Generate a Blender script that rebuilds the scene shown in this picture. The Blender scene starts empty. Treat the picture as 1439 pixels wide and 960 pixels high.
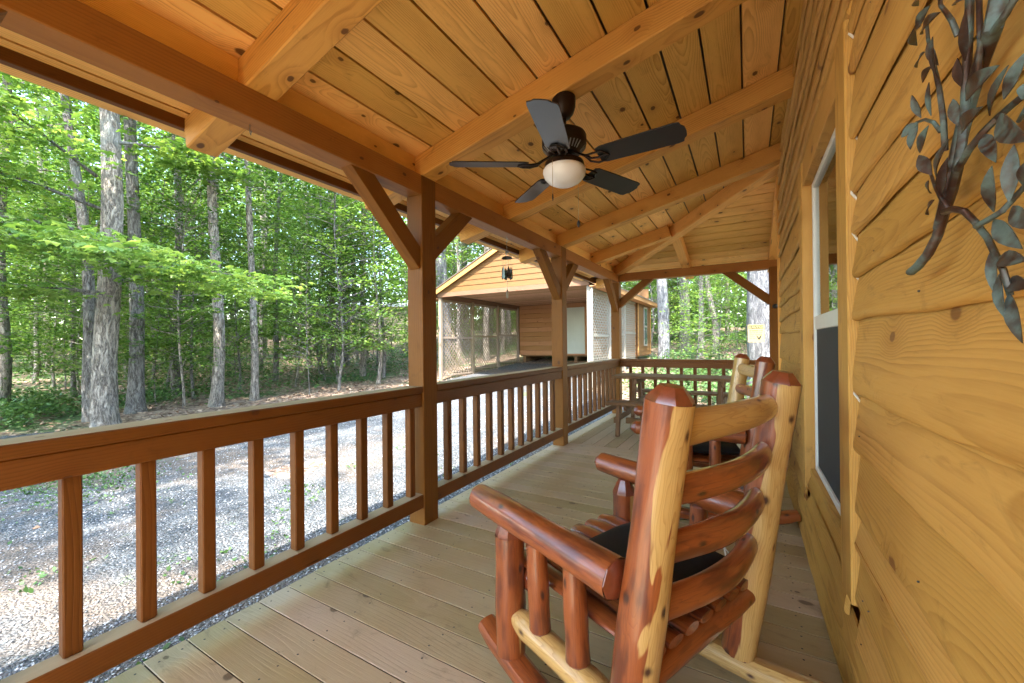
import bpy, math, random
from mathutils import Vector, Matrix, noise as mnoise
import numpy as np
R_ = math.radians
random.seed(7); rng = np.random.default_rng(7)
sc = bpy.context.scene
COL = sc.collection

# ------------------------------------------------------------------ camera
F_PX, YAW, PIT, ROL, CAM_H = 573.6, R_(30.0), R_(.24), R_(-.594), 1.22
cy, sy, cp, sp, cr, sr = math.cos(YAW), math.sin(YAW), math.cos(PIT), math.sin(PIT), math.cos(ROL), math.sin(ROL)
FW = Vector((-sy*cp, cy*cp, sp)); RT0 = Vector((cy, sy, 0)); UP0 = RT0.cross(FW)
RT = RT0*cr + UP0*sr; UP = -RT0*sr + UP0*cr
EYE = Vector((0, 0, CAM_H))
cam_d = bpy.data.cameras.new('camera'); cam = bpy.data.objects.new('camera', cam_d); COL.objects.link(cam)
cam_d.sensor_width = 36; cam_d.sensor_fit = 'HORIZONTAL'; cam_d.lens = F_PX/1439*36
cam_d.clip_start = .02; cam_d.clip_end = 500
M3 = Matrix((RT, UP, -FW)).transposed()
cam.matrix_world = Matrix.Translation(EYE) @ M3.to_4x4()
sc.camera = cam
def wallpt(px, py, x):            # where a point of the wall sculpture lies on the plane x = const
    d = FW*F_PX + RT*(px-719.5) + UP*(480-py)
    return EYE + d*(x/d.x)
def dirpt(px, dist):              # ground position at a bearing and a depth
    d = FW*F_PX + RT*(px-719.5)
    t = dist/F_PX
    return d.x*t, d.y*t

# ------------------------------------------------------------------ tagging
def tag(o, label=None, cat=None, group=None, kind=None):
    if label: o['label'] = label
    if cat: o['category'] = cat
    if group: o['group'] = group
    if kind: o['kind'] = kind
    return o
def empty(name, loc=(0, 0, 0), rz=0, label=None, cat=None, group=None):
    o = bpy.data.objects.new(name, None); COL.objects.link(o)
    o.location = loc; o.rotation_euler = (0, 0, rz); o.empty_display_size = .1
    return tag(o, label, cat, group)
def copy_tree(o, parent=None):
    c = o.copy(); COL.objects.link(c); c.parent = parent
    for ch in list(o.children): copy_tree(ch, c)
    return c

# ------------------------------------------------------------------ mesh builder
class MB:
    def __init__(s): s.v = []; s.f = []; s.mi = []; s.gc = []; s.rn = []; s.sm = []
    def add(s, verts, faces, gc=None, rnd=None, mi=0, smooth=False):
        b = len(s.v); s.v += [tuple(p) for p in verts]
        if rnd is None: rnd = random.random()
        o = (rnd*37.0, 0, 0)
        s.gc += [(g[0]+o[0], g[1], g[2]) for g in (gc if gc is not None else verts)]
        s.rn += [rnd]*len(verts)
        for f in faces:
            s.f.append(tuple(i+b for i in f)); s.mi.append(mi); s.sm.append(smooth)
    def beam(s, p0, p1, w, h, up=(0, 0, 1), ch=.003, rnd=None, mi=0, e0=0, e1=0, div=1, wob=0):
        """board from p0 to p1; w across, h along up; ch = edge chamfer; e0/e1 = mitre shear of the ends along up"""
        p0 = Vector(p0); p1 = Vector(p1); d = p1-p0; L = d.length; a = d/L
        u = Vector(up); u = (u-a*u.dot(a)).normalized(); sd = a.cross(u).normalized()
        c = min(ch, w*.4, h*.4)
        prof = [(w/2, h/2-c), (w/2-c, h/2), (-w/2+c, h/2), (-w/2, h/2-c), (-w/2, -h/2+c), (-w/2+c, -h/2), (w/2-c, -h/2), (w/2, -h/2+c)]
        st = [(0, 1), (c, 0)] + [(L*k/div, 0) for k in range(1, div)] + [(L-c, 0), (L, 1)]
        vs, gc = [], []
        ph = random.random()*10
        for k, (t, inset) in enumerate(st):
            for (x, y) in prof:
                if inset: x -= math.copysign(c, x)*.9; y -= math.copysign(c, y)*.9
                tt = t + (e0*(y/h) if k < 2 else (e1*(y/h) if k >= len(st)-2 else 0))
                q = p0 + a*tt + sd*x + u*y
                if wob: q = q + sd*(wob*math.sin(t*2.3+ph)) + u*(wob*math.sin(t*1.7+ph*2))
                vs.append(q); gc.append((tt, x, y))
        n = len(st); fs = []
        for k in range(n-1):
            for j in range(8):
                j2 = (j+1) % 8; fs.append((k*8+j, (k+1)*8+j, (k+1)*8+j2, k*8+j2)[::-1])
        fs.append(tuple(range(8))); fs.append(tuple((n-1)*8+j for j in range(8))[::-1])
        s.add(vs, fs, gc, rnd, mi)
    def box(s, a, b, grain='x', ch=.003, rnd=None, mi=0):
        a = Vector(a); b = Vector(b); c = (a+b)/2; e = b-a
        if grain == 'x': s.beam((a.x, c.y, c.z), (b.x, c.y, c.z), abs(e.y), abs(e.z), ch=ch, rnd=rnd, mi=mi)
        elif grain == 'y': s.beam((c.x, a.y, c.z), (c.x, b.y, c.z), abs(e.x), abs(e.z), ch=ch, rnd=rnd, mi=mi)
        else: s.beam((c.x, c.y, a.z), (c.x, c.y, b.z), abs(e.y), abs(e.x), up=(1, 0, 0), ch=ch, rnd=rnd, mi=mi)
    def tube(s, pts, rad, n=12, rnd=None, mi=0, caps=True, rough=0, smooth=True, squash=1, sqdir=None, facet=0, gscale=1):
        """smooth tube along points; rad = list of radii"""
        pts = [Vector(p) for p in pts]; m = len(pts)
        if not isinstance(rad, (list, tuple)): rad = [rad]*m
        if rnd is None: rnd = random.random()
        a0 = (pts[1]-pts[0]).normalized()
        ref = Vector(sqdir) if sqdir else (Vector((0, 0, 1)) if abs(a0.z) < .9 else Vector((1, 0, 0)))
        vs, gc, L = [], [], 0
        u = None
        for k, p in enumerate(pts):
            a = (pts[min(k+1, m-1)]-pts[max(k-1, 0)]).normalized()
            if u is None: u = (ref-a*ref.dot(a)).normalized()
            else: u = (u-a*u.dot(a)).normalized()
            w = a.cross(u)
            if k: L += (p-pts[k-1]).length
            for j in range(n):
                th = 2*math.pi*j/n
                r = rad[k]
                if rough: r *= 1+rough*mnoise.noise(Vector((L*4+rnd*50, math.cos(th)*1.3, math.sin(th)*1.3)))
                if facet: r *= 1+facet*math.cos(th*4+rnd*6)
                q = p + u*(math.cos(th)*r*squash) + w*(math.sin(th)*r)
                vs.append(q); gc.append((L*gscale, math.sin(th)*r, math.cos(th)*r))
        fs = []
        for k in range(m-1):
            for j in range(n):
                j2 = (j+1) % n; fs.append((k*n+j, k*n+j2, (k+1)*n+j2, (k+1)*n+j))
        if caps:
            fs.append(tuple(range(n))[::-1]); fs.append(tuple((m-1)*n+j for j in range(n)))
        s.add(vs, fs, gc, rnd, mi, smooth)
    def lathe(s, prof, c=(0, 0, 0), n=32, mi=0, rnd=.5, smooth=True):
        vs = [(c[0]+r*math.cos(2*math.pi*j/n), c[1]+r*math.sin(2*math.pi*j/n), c[2]+z) for (r, z) in prof for j in range(n)]
        fs = [(k*n+j, k*n+(j+1) % n, (k+1)*n+(j+1) % n, (k+1)*n+j) for k in range(len(prof)-1) for j in range(n)]
        if prof[0][0] > 1e-4: fs.append(tuple(range(n))[::-1])
        if prof[-1][0] > 1e-4: fs.append(tuple((len(prof)-1)*n+j for j in range(n)))
        s.add(vs, fs, None, rnd, mi, smooth)
    def prism(s, poly, axis, a, b, rnd=None, mi=0, gcf=None):
        """extrude a 2-D polygon along an axis between a and b"""
        def P(u, v, w): return {'x': (w, u, v), 'y': (u, w, v), 'z': (u, v, w)}[axis]
        n = len(poly); vs = [P(u, v, a) for u, v in poly]+[P(u, v, b) for u, v in poly]
        fs = [tuple(range(n)), tuple(range(2*n-1, n-1, -1))]+[(j, j+n, (j+1) % n+n, (j+1) % n) for j in range(n)]
        s.add(vs, fs, [gcf(v) for v in vs] if gcf else None, rnd, mi)
    def build(s, name, mats, parent=None, sharp=38, bevel=0):
        me = bpy.data.meshes.new(name); me.from_pydata(s.v, [], s.f)
        if not isinstance(mats, (list, tuple)): mats = [mats]
        for m in mats: me.materials.append(m)
        me.polygons.foreach_set('material_index', s.mi)
        me.polygons.foreach_set('use_smooth', s.sm)
        g = me.attributes.new('gc', 'FLOAT_VECTOR', 'POINT'); g.data.foreach_set('vector', np.array(s.gc, dtype=np.float32).ravel())
        g = me.attributes.new('rnd', 'FLOAT', 'POINT'); g.data.foreach_set('value', np.array(s.rn, dtype=np.float32))
        import bmesh
        bm = bmesh.new(); bm.from_mesh(me); bmesh.ops.recalc_face_normals(bm, faces=bm.faces); bm.to_mesh(me); bm.free()
        if any(s.sm): me.set_sharp_from_angle(angle=R_(sharp))
        o = bpy.data.objects.new(name, me); COL.objects.link(o); o.parent = parent
        return o
def np_mesh(name, V, Fq, mat, rn=None, gc=None, parent=None, smooth=False):
    me = bpy.data.meshes.new(name)
    V = np.asarray(V, np.float32); Fq = np.asarray(Fq, np.int32); k = Fq.shape[1]
    me.vertices.add(len(V)); me.vertices.foreach_set('co', V.ravel())
    me.loops.add(Fq.size); me.loops.foreach_set('vertex_index', Fq.ravel())
    me.polygons.add(len(Fq)); me.polygons.foreach_set('loop_start', np.arange(0, Fq.size, k, dtype=np.int32)); me.polygons.foreach_set('loop_total', np.full(len(Fq), k, np.int32))
    if smooth: me.polygons.foreach_set('use_smooth', [True]*len(Fq))
    if rn is not None:
        g = me.attributes.new('rnd', 'FLOAT', 'POINT'); g.data.foreach_set('value', np.asarray(rn, np.float32))
    me.update(calc_edges=True); me.validate()
    me.materials.append(mat)
    o = bpy.data.objects.new(name, me); COL.objects.link(o); o.parent = parent
    return o

# ------------------------------------------------------------------ materials
class NT:
    def __init__(s, name):
        s.m = bpy.data.materials.new(name); s.m.use_nodes = True; s.t = s.m.node_tree; s.n = s.t.nodes; s.l = s.t.links
        s.b = s.n['Principled BSDF']; s.out = s.n['Material Output']
    def N(s, typ, **kw):
        n = s.n.new(typ)
        for k, v in kw.items():
            if k == 'inp':
                for i, x in v.items():
                    if hasattr(x, 'is_output') or isinstance(x, bpy.types.NodeSocket): s.l.new(x, n.inputs[i])
                    else: n.inputs[i].default_value = x
            else: setattr(n, k, v)
        return n
    def math(s, op, a, b=0.0, c=None, clamp=False):
        n = s.N('ShaderNodeMath', operation=op, use_clamp=clamp, inp={0: a, 1: b}); 
        if c is not None: s.set(n.inputs[2], c)
        return n.outputs[0]
    def set(s, sock, x):
        if isinstance(x, bpy.types.NodeSocket): s.l.new(x, sock)
        else: sock.default_value = x
    def vm(s, op, a, b=(0, 0, 0)):
        n = s.N('ShaderNodeVectorMath', operation=op, inp={0: a, 1: b}); return n.outputs[0]
    def noise(s, vec, scale=1, detail=2, rough=.5, dist=0, out=0):
        n = s.N('ShaderNodeTexNoise', inp={'Vector': vec, 'Scale': scale, 'Detail': detail, 'Roughness': rough, 'Distortion': dist}); return n.outputs[out]
    def ramp(s, x, stops, interp='LINEAR'):
        n = s.N('ShaderNodeValToRGB'); s.l.new(x, n.inputs[0]); r = n.color_ramp; r.interpolation = interp
        while len(r.elements) < len(stops): r.elements.new(.5)
        for e, (p, c) in zip(r.elements, stops):
            e.position = p; e.color = (*c, 1) if len(c) == 3 else c
        return n.outputs[0]
    def mix(s, f, a, b, mode='MIX'):
        n = s.N('ShaderNodeMix', data_type='RGBA', blend_type=mode)
        s.set(n.inputs[0], f)
        for sock, x in ((n.inputs[6], a), (n.inputs[7], b)):
            if isinstance(x, bpy.types.NodeSocket): s.l.new(x, sock)
            else: sock.default_value = (*x, 1)
        return n.outputs[2]
    def step(s, x, a, b):
        n = s.N('ShaderNodeMapRange', interpolation_type='SMOOTHSTEP', inp={0: x, 1: a, 2: b, 3: 0.0, 4: 1.0}); return n.outputs[0]
    def bump(s, h, strength=.3, dist=.01):
        n = s.N('ShaderNodeBump', inp={'Height': h, 'Strength': strength, 'Distance': dist}); s.l.new(n.outputs[0], s.b.inputs['Normal'])
    def attr(s, name, out): return s.N('ShaderNodeAttribute', attribute_name=name).outputs[out]
    def fin(s, color=None, rough=None, **kw):
        if color is not None: s.set(s.b.inputs['Base Color'], color if isinstance(color, bpy.types.NodeSocket) else (*color, 1))
        if rough is not None: s.set(s.b.inputs['Roughness'], rough)
        for k, v in kw.items(): s.set(s.b.inputs[k.replace('_', ' ')], v)
        return s.m

def wood(name, light, dark, ringf=95, z0=.07, rough=.55, knot=(.09, .035, .012), knots=1.0, fiber=.25, bump=.25, var=.3, coat=0, cathedral=.03, saw=0, stain=None, spec=.25, ringw=.75, smudge=0, check=0, bleach_sheen=0):
    T = NT(name); g = T.attr('gc', 'Vector'); r = T.attr('rnd', 'Fac')
    sp_ = T.N('ShaderNodeSeparateXYZ', inp={0: g}); x, y, z = sp_.outputs
    low = T.noise(T.vm('MULTIPLY', g, (.9, 5, 5)), 1, 2)
    lowc = T.math('SUBTRACT', low, .5)
    # knots
    kv = T.N('ShaderNodeCombineXYZ', inp={0: T.math('MULTIPLY', x, 3.0), 1: T.math('MULTIPLY', T.math('ADD', y, z), 4.6), 2: 0.0}).outputs[0]
    vo = T.N('ShaderNodeTexVoronoi', feature='F1', voronoi_dimensions='2D', inp={'Vector': kv, 'Scale': 1.0})
    sepc = T.N('ShaderNodeSeparateColor', inp={0: vo.outputs['Color']})
    gate = T.math('GREATER_THAN', sepc.outputs[0], 1-.42*knots)
    kd = vo.outputs['Distance']
    ksz = T.math('MULTIPLY_ADD', sepc.outputs[1], .07, .035)
    kn = T.noise(T.vm('MULTIPLY', g, (30, 30, 30)), 1, 2)
    kd2 = T.math('ADD', kd, T.math('MULTIPLY', T.math('SUBTRACT', kn, .5), .05))
    knm = T.math('MULTIPLY', gate, T.math('SUBTRACT', 1.0, T.step(kd2, T.math('MULTIPLY', ksz, .6), ksz)))
    halo = T.math('MULTIPLY', gate, T.math('SUBTRACT', 1.0, T.step(kd2, 0.02, .34)))
    # growth rings
    yo = T.math('SUBTRACT', y, T.math('MULTIPLY', T.math('SUBTRACT', r, .5), .16))
    yo = T.math('ADD', yo, T.math('MULTIPLY', lowc, .05))
    zo = T.math('SUBTRACT', z, z0)
    rad = T.math('SQRT', T.math('ADD', T.math('MULTIPLY', yo, yo), T.math('MULTIPLY', zo, zo)))
    xw = T.noise(T.N('ShaderNodeCombineXYZ', inp={0: T.math('MULTIPLY', x, .7), 1: r}).outputs[0], 1.3, 1)
    rad = T.math('ADD', rad, T.math('MULTIPLY', xw, cathedral*4))
    rad = T.math('ADD', rad, T.math('MULTIPLY', halo, .018))
    rad = T.math('ADD', rad, T.math('MULTIPLY', T.noise(T.vm('MULTIPLY', g, (5, 30, 30)), 1, 2), .004))
    fr = T.math('FRACT', T.math('MULTIPLY_ADD', rad, ringf, T.math('MULTIPLY', r, 7)))
    ring = T.math('MULTIPLY', T.math('POWER', fr, 2.2), T.math('SUBTRACT', 1.0, T.step(fr, .88, 1.0)))
    fib = T.noise(T.vm('MULTIPLY', g, (9, 260, 260)), 1, 3, .6)
    blot = T.noise(T.vm('MULTIPLY', g, (2.2, 7, 7)), 1, 3, .6)
    rmod = T.step(T.noise(T.vm('MULTIPLY', g, (1.5, 9, 9)), 1, 2), .3, .62)
    ring = T.math('MULTIPLY', ring, T.math('MULTIPLY_ADD', rmod, .75, .25))
    f = T.math('ADD', T.math('MULTIPLY', ring, ringw), T.math('MULTIPLY', T.math('SUBTRACT', fib, .5), fiber*2))
    f = T.math('ADD', f, T.math('MULTIPLY', T.math('SUBTRACT', blot, .5), .55), clamp=True)
    c = T.mix(f, light, dark)
    c = T.mix(T.math('MULTIPLY', halo, .35), c, dark)
    rv = T.math('FRACT', T.math('MULTIPLY', r, 13.7))
    v = T.math('MULTIPLY_ADD', rv, var, 1-var/2)
    c = T.mix(1.0, c, T.N('ShaderNodeCombineColor', inp={0: v, 1: v, 2: T.math('MULTIPLY', v, v)}).outputs[0], 'MULTIPLY')
    if stain: # pale weathered film
        sn = T.noise(T.vm('MULTIPLY', g, (1.6, 3, 3)), 1, 5, .65)
        c = T.mix(T.math('MULTIPLY', T.step(sn, .45, .75), .55), c, stain)
    if check: # drying cracks along the grain
        ck = T.math('MULTIPLY', T.step(T.noise(T.vm('MULTIPLY', g, (1.0, 48, 48)), 1, 2), .685, .71), T.step(T.noise(T.vm('MULTIPLY', g, (1.7, 3, 3)), 1, 1), .5, .58))
        c = T.mix(T.math('MULTIPLY', ck, check), c, tuple(q*.25 for q in dark))
    if smudge:
        s1 = T.noise(T.vm('ADD', T.vm('MULTIPLY', g, (4.5, 11, 11)), (3.3, 1.7, 9.1)), 1, 5, .7, 1.2)
        c = T.mix(T.math('MULTIPLY', T.step(s1, .56, .74), smudge), c, tuple(q*.42 for q in dark))
    if bleach_sheen: # upper faces paler: weather bleaching plus sky sheen painted into the colour
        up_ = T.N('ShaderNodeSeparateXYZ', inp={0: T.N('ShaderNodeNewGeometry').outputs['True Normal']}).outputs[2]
        c = T.mix(T.math('MULTIPLY', T.step(up_, .8, .95), T.math('MULTIPLY_ADD', T.noise(T.vm('MULTIPLY', g, (3, 20, 20)), 1, 4), .5, bleach_sheen)), c, (.46, .37, .235))
    c = T.mix(T.math('MULTIPLY', knm, .85), c, knot)
    hgt = T.math('ADD', T.math('MULTIPLY', ring, -.5), T.math('MULTIPLY', fib, .6))
    if saw:
        sw = T.N('ShaderNodeTexWave', wave_type='BANDS', bands_direction='X', inp={'Vector': g, 'Scale': 55.0, 'Distortion': 3.0, 'Detail': 2.0}).outputs['Fac']
        hgt = T.math('ADD', hgt, T.math('MULTIPLY', sw, saw))
    T.bump(hgt, bump, .004)
    rr = T.math('MULTIPLY_ADD', fib, .2, rough-.1)
    return T.fin(c, rr, Coat_Weight=coat, Coat_Roughness=.12, Specular_IOR_Level=spec)

M = {}
M['ceil'] = wood('ceiling_pine', (.88, .53, .15), (.44, .185, .03), ringf=150, rough=.6, bump=.6, var=.4, knots=.62, smudge=.18)
M['beam'] = wood('timber_pine', (.76, .40, .098), (.42, .17, .03), ringf=95, z0=.11, rough=.58, bump=.28, var=.2, knots=.8, cathedral=.02, check=.8, smudge=.3)
M['post'] = wood('post_timber', (.20, .078, .009), (.125, .043, .004), ringf=80, z0=.1, rough=.6, bump=.25, var=.12, knots=.7, check=.8, smudge=.3)
M['header'] = wood('header_timber', (.36, .15, .032), (.21, .075, .014), ringf=80, z0=.1, rough=.55, bump=.25, var=.15, knots=.8, check=.8, smudge=.3)
M['rail'] = wood('rail_cedar', (.165, .060, .0095), (.10, .028, .004), bleach_sheen=.5, ringf=90, z0=.09, rough=.5, bump=.22, var=.3, knots=.8, check=.8, smudge=.3)
M['siding'] = wood('siding_plank', (.57, .31, .075), (.33, .15, .028), ringf=190, z0=.16, smudge=.35, rough=.58, bump=.45, var=.16, knots=.55, cathedral=.025, fiber=.2, knot=(.2, .08, .025))
M['deck'] = wood('deck_boards', (.47, .36, .215), (.34, .25, .14), ringf=70, rough=.4, bump=.3, var=.36, knots=.45, spec=.45, ringw=.3, smudge=.55, knot=(.12, .075, .04), stain=(.53, .43, .29))
M['table'] = wood('weathered_brown_board', (.21, .115, .055), (.12, .06, .026), ringf=90, rough=.6, bump=.3, var=.25, knots=.4)
M['garage_board'] = wood('garage_board', (.40, .20, .085), (.28, .12, .045), ringf=80, rough=.7, bump=.2, knots=.3)
M['soffit'] = wood('soffit_board', (.42, .24, .13), (.24, .12, .06), ringf=80, rough=.75, bump=.2, var=.5, knots=.4)
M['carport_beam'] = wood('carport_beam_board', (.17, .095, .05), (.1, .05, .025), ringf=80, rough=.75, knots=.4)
M['lattice'] = wood('lattice_strip', (.27, .21, .145), (.19, .145, .095), ringf=90, rough=.75, bump=.2, knots=.1)

def log_mat():
    T = NT('varnished_cedar_log'); g = T.attr('gc', 'Vector'); r = T.attr('rnd', 'Fac')
    sep = T.N('ShaderNodeSeparateXYZ', inp={0: g}); x, y, z = sep.outputs
    n1 = T.noise(T.vm('MULTIPLY', g, (2.6, 15, 15)), 1, 2, .45, .8)
    n2 = T.noise(T.vm('MULTIPLY', g, (14, 60, 60)), 1, 2)
    ang = T.math('MULTIPLY', T.math('FRACT', T.math('MULTIPLY', r, 3.1)), 6.2832)
    side = T.math('MULTIPLY', T.math('ADD', T.math('MULTIPLY', y, T.math('COSINE', ang)), T.math('MULTIPLY', z, T.math('SINE', ang))), 6.5)
    th = T.math('ADD', T.math('ADD', n1, T.math('MULTIPLY', n2, .05)), T.math('ADD', side, T.math('MULTIPLY', T.math('SUBTRACT', T.math('FRACT', T.math('MULTIPLY', r, 5.3)), .5), 1.5)))
    sap = T.step(th, .60, .635)
    rim = T.math('MULTIPLY', sap, T.math('SUBTRACT', 1.0, T.step(th, .635, .68)))
    lowc = T.math('SUBTRACT', T.noise(T.vm('MULTIPLY', g, (2, 14, 14)), 1, 3), .5)
    ph = T.math('ADD', T.math('MULTIPLY', lowc, .09), T.math('ADD', T.math('MULTIPLY', z, .55), T.math('MULTIPLY', T.math('MULTIPLY', y, y), 9)))
    fr = T.math('FRACT', T.math('MULTIPLY', ph, 190))
    ring = T.math('MULTIPLY', T.math('POWER', fr, 4), T.math('SUBTRACT', 1.0, T.step(fr, .9, 1.0)))
    fib = T.noise(T.vm('MULTIPLY', g, (8, 180, 180)), 1, 3, .6)
    blot = T.noise(T.vm('MULTIPLY', g, (5, 22, 22)), 1, 3)
    heart = T.mix(T.math('ADD', T.math('MULTIPLY', fib, .5), T.math('MULTIPLY', ring, .4)), (.36, .092, .019), (.15, .026, .007))
    heart = T.mix(T.math('MULTIPLY', T.step(blot, .46, .68), .85), heart, (.10, .018, .007))
    sapc = T.mix(T.math('ADD', T.math('MULTIPLY', ring, .7), T.math('MULTIPLY', fib, .3)), (.62, .385, .13), (.36, .17, .04))
    stk = T.step(T.noise(T.vm('MULTIPLY', g, (3.0, 110, 110)), 1, 3, .6), .60, .70)
    heart = T.mix(T.math('MULTIPLY', stk, .6), heart, (.09, .015, .006)); sapc = T.mix(T.math('MULTIPLY', stk, .35), sapc, (.33, .14, .035))
    c = T.mix(sap, heart, sapc)
    an = T.math('ARCTAN2', y, z)
    kv = T.N('ShaderNodeCombineXYZ', inp={0: T.math('MULTIPLY', x, 7.0), 1: T.math('MULTIPLY', an, .55), 2: 0.0}).outputs[0]
    vo = T.N('ShaderNodeTexVoronoi', feature='F1', voronoi_dimensions='2D', inp={'Vector': kv, 'Scale': 1.0})
    gate = T.math('GREATER_THAN', T.N('ShaderNodeSeparateColor', inp={0: vo.outputs['Color']}).outputs[0], .66)
    km = T.math('MULTIPLY', gate, T.math('SUBTRACT', 1.0, T.step(T.math('ADD', vo.outputs['Distance'], T.math('MULTIPLY', n2, .16)), .1, .24)))
    c = T.mix(km, c, (.05, .012, .006))
    T.bump(T.math('ADD', T.math('MULTIPLY', fib, .25), T.math('ADD', T.math('MULTIPLY', blot, .8), T.math('MULTIPLY', km, -.6))), .3, .006)
    return T.fin(c, .42, Coat_Weight=.9, Coat_Roughness=T.math('MULTIPLY_ADD', blot, .22, .02))
M['log'] = log_mat()
def flat(name, c, rough=.5, metal=0, noise=0, ns=20, **kw):
    T = NT(name)
    if noise:
        co = T.N('ShaderNodeTexCoord').outputs['Object']
        n = T.noise(co, ns, 4, .6)
        col = T.mix(n, tuple(x*(1-noise) for x in c), tuple(min(1, x*(1+noise)) for x in c))
        T.bump(n, .15, .003)
        return T.fin(col, rough, Metallic=metal, **kw)
    return T.fin(c, rough, Metallic=metal, **kw)
M['log_end'] = flat('varnished_cedar_end', (.20, .045, .016), .3, noise=.45, ns=60, Coat_Weight=.7, Coat_Roughness=.15)
M['caulk'] = flat('caulk_bead', (.62, .58, .5), .5, noise=.2)
M['vinyl'] = flat('white_vinyl', (.72, .72, .68), .35, noise=.05)
M['screen'] = flat('insect_screen_mesh', (.035, .04, .042), .7, noise=.1, ns=8)
M['dark'] = flat('dark_interior', (.03, .028, .025), .9)
M['black'] = flat('black_metal', (.012, .012, .013), .45, noise=.2)
M['iron'] = flat('bronze_brown_metal', (.028, .018, .014), .38, metal=.6, noise=.2, ns=40)
M['blade'] = flat('charcoal_fan_blade', (.022, .023, .026), .34, noise=.25, ns=6, Coat_Weight=.25, Coat_Roughness=.25)
M['steel'] = flat('worn_steel_edge', (.25, .25, .24), .35, metal=.8)
M['glassbowl'] = flat('frosted_white_glass', (.90, .90, .90), .28, noise=.03)
M['brass'] = flat('brass_chain', (.45, .35, .2), .35, metal=.9)
M['screw'] = flat('screw_head', (.05, .045, .04), .5)
M['cloth'] = flat('black_fabric', (.006, .007, .009), .9, noise=.4, ns=90)
M['white_tie'] = flat('white_cord', (.7, .68, .62), .7)
M['roofmetal'] = flat('brown_metal_roof', (.12, .09, .07), .5, noise=.1)
M['roofgrey'] = flat('pale_metal_roof', (.24, .26, .29), .5, noise=.1)
M['gyellow'] = flat('yellow_lap_siding', (.155, .07, .017), .65, noise=.08, ns=5)
M['gtrim'] = flat('orange_trim_board', (.42, .21, .06), .6, noise=.15, ns=8)
M['gdoor'] = flat('pale_green_door', (.50, .54, .46), .5, noise=.05, ns=3)
M['gwhite'] = flat('white_painted_post', (.25, .225, .18), .55, noise=.08, ns=6)
M['fartan'] = flat('tan_siding', (.22, .185, .13), .8, noise=.1, ns=2)
M['signy'] = flat('yellow_sign_sheet', (.40, .32, .12), .5, noise=.06)
M['signk'] = flat('sign_black_ink', (.03, .025, .015), .6)
M['glassgreen'] = flat('green_chime_glass', (.09, .14, .10), .25, noise=.5, ns=30)
M['chimedark'] = flat('dark_chime_metal', (.03, .025, .02), .5)
M['chimepale'] = flat('pale_chime_metal', (.45, .43, .36), .4, metal=.5)
M['outlet'] = flat('dark_cover_plate', (.05, .045, .045), .3)

def glass_mat():
    T = NT('window_glass')
    gl = T.N('ShaderNodeBsdfGlossy', inp={'Color': (.95, .97, .96, 1), 'Roughness': .01})
    tr = T.N('ShaderNodeBsdfTransparent', inp={'Color': (.75, .8, .78, 1)})
    fr = T.N('ShaderNodeFresnel', inp={'IOR': 1.75})
    mx = T.N('ShaderNodeMixShader', inp={0: fr.outputs[0], 1: tr.outputs[0], 2: gl.outputs[0]})
    T.l.new(mx.outputs[0], T.out.inputs[0]); return T.m
M['glass'] = glass_mat()

def bronze():
    T = NT('verdigris_bronze'); co = T.N('ShaderNodeTexCoord').outputs['Object']
    n = T.noise(co, 14, 4, .6); n2 = T.noise(co, 90, 3, .6)
    f = T.step(T.math('ADD', n, T.math('MULTIPLY', n2, .2)), .5, .72)
    br = T.mix(n2, (.105, .055, .038), (.05, .03, .025))
    c = T.mix(f, br, T.mix(n2, (.075, .115, .10), (.15, .20, .18)))
    T.bump(n2, .25, .002)
    return T.fin(c, T.math('MULTIPLY_ADD', f, .3, .38), Metallic=T.math('MULTIPLY_ADD', f, -.5, .6))
M['bronze'] = bronze()

def bark(name, a, b, sc_=1.0):
    T = NT(name); co = T.N('ShaderNodeTexCoord').outputs['Object']
    w = T.vm('ADD', co, T.vm('MULTIPLY', T.noise(co, 3, 2, out=1), (.15, .15, .15)))
    n = T.noise(T.vm('MULTIPLY', w, (26*sc_, 26*sc_, 5*sc_)), 1, 6, .7, .6)
    n0 = T.noise(T.vm('MULTIPLY', co, (60, 60, 22)), 1, 4, .7)
    n2 = T.noise(co, 1.6, 4, .65)
    f = T.step(T.math('ADD', n, T.math('MULTIPLY', T.math('SUBTRACT', n0, .5), .35)), .36, .62)
    c = T.mix(f, a, b)
    lich = T.step(n2, .52, .66)
    c = T.mix(T.math('MULTIPLY', lich, .45), c, (.34, .36, .32))
    T.bump(T.math('ADD', f, n), .9, .03)
    return T.fin(c, .9)
M['bark'] = bark('grey_bark', (.11, .09, .07), (.45, .39, .32))
M['bark2'] = bark('brown_bark', (.085, .072, .062), (.30, .275, .24))
M['barkpale'] = bark('pale_flaky_bark', (.09, .09, .095), (.32, .315, .315), .6)

def leaf(name, c1, c2, c3, trans=.45):
    T = NT(name); r = T.attr('rnd', 'Fac')
    oi = T.N('ShaderNodeObjectInfo').outputs['Random']
    c = T.ramp(r, [(0, c1), (.5, c2), (1, c3)])
    v = T.math('MULTIPLY_ADD', oi, .5, .75)
    c = T.mix(1.0, c, T.N('ShaderNodeCombineColor', inp={0: v, 1: T.math('POWER', v, .7), 2: v}).outputs[0], 'MULTIPLY')
    T.fin(c, .42)
    tr = T.N('ShaderNodeBsdfTranslucent', inp={'Color': T.mix(1.0, c, (1.5, 1.4, .75), 'MULTIPLY')})
    mx = T.N('ShaderNodeMixShader', inp={0: trans, 1: T.b.outputs[0], 2: tr.outputs[0]})
    T.l.new(mx.outputs[0], T.out.inputs[0]); return T.m
M['leaf'] = leaf('green_leaf', (.05, .125, .02), (.105, .21, .036), (.19, .30, .07))
M['leaf2'] = leaf('bright_green_leaf', (.07, .155, .028), (.135, .245, .05), (.23, .34, .09))
M['fern'] = leaf('undergrowth_leaf', (.045, .105, .028), (.08, .16, .043), (.13, .22, .07), .3)

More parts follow.
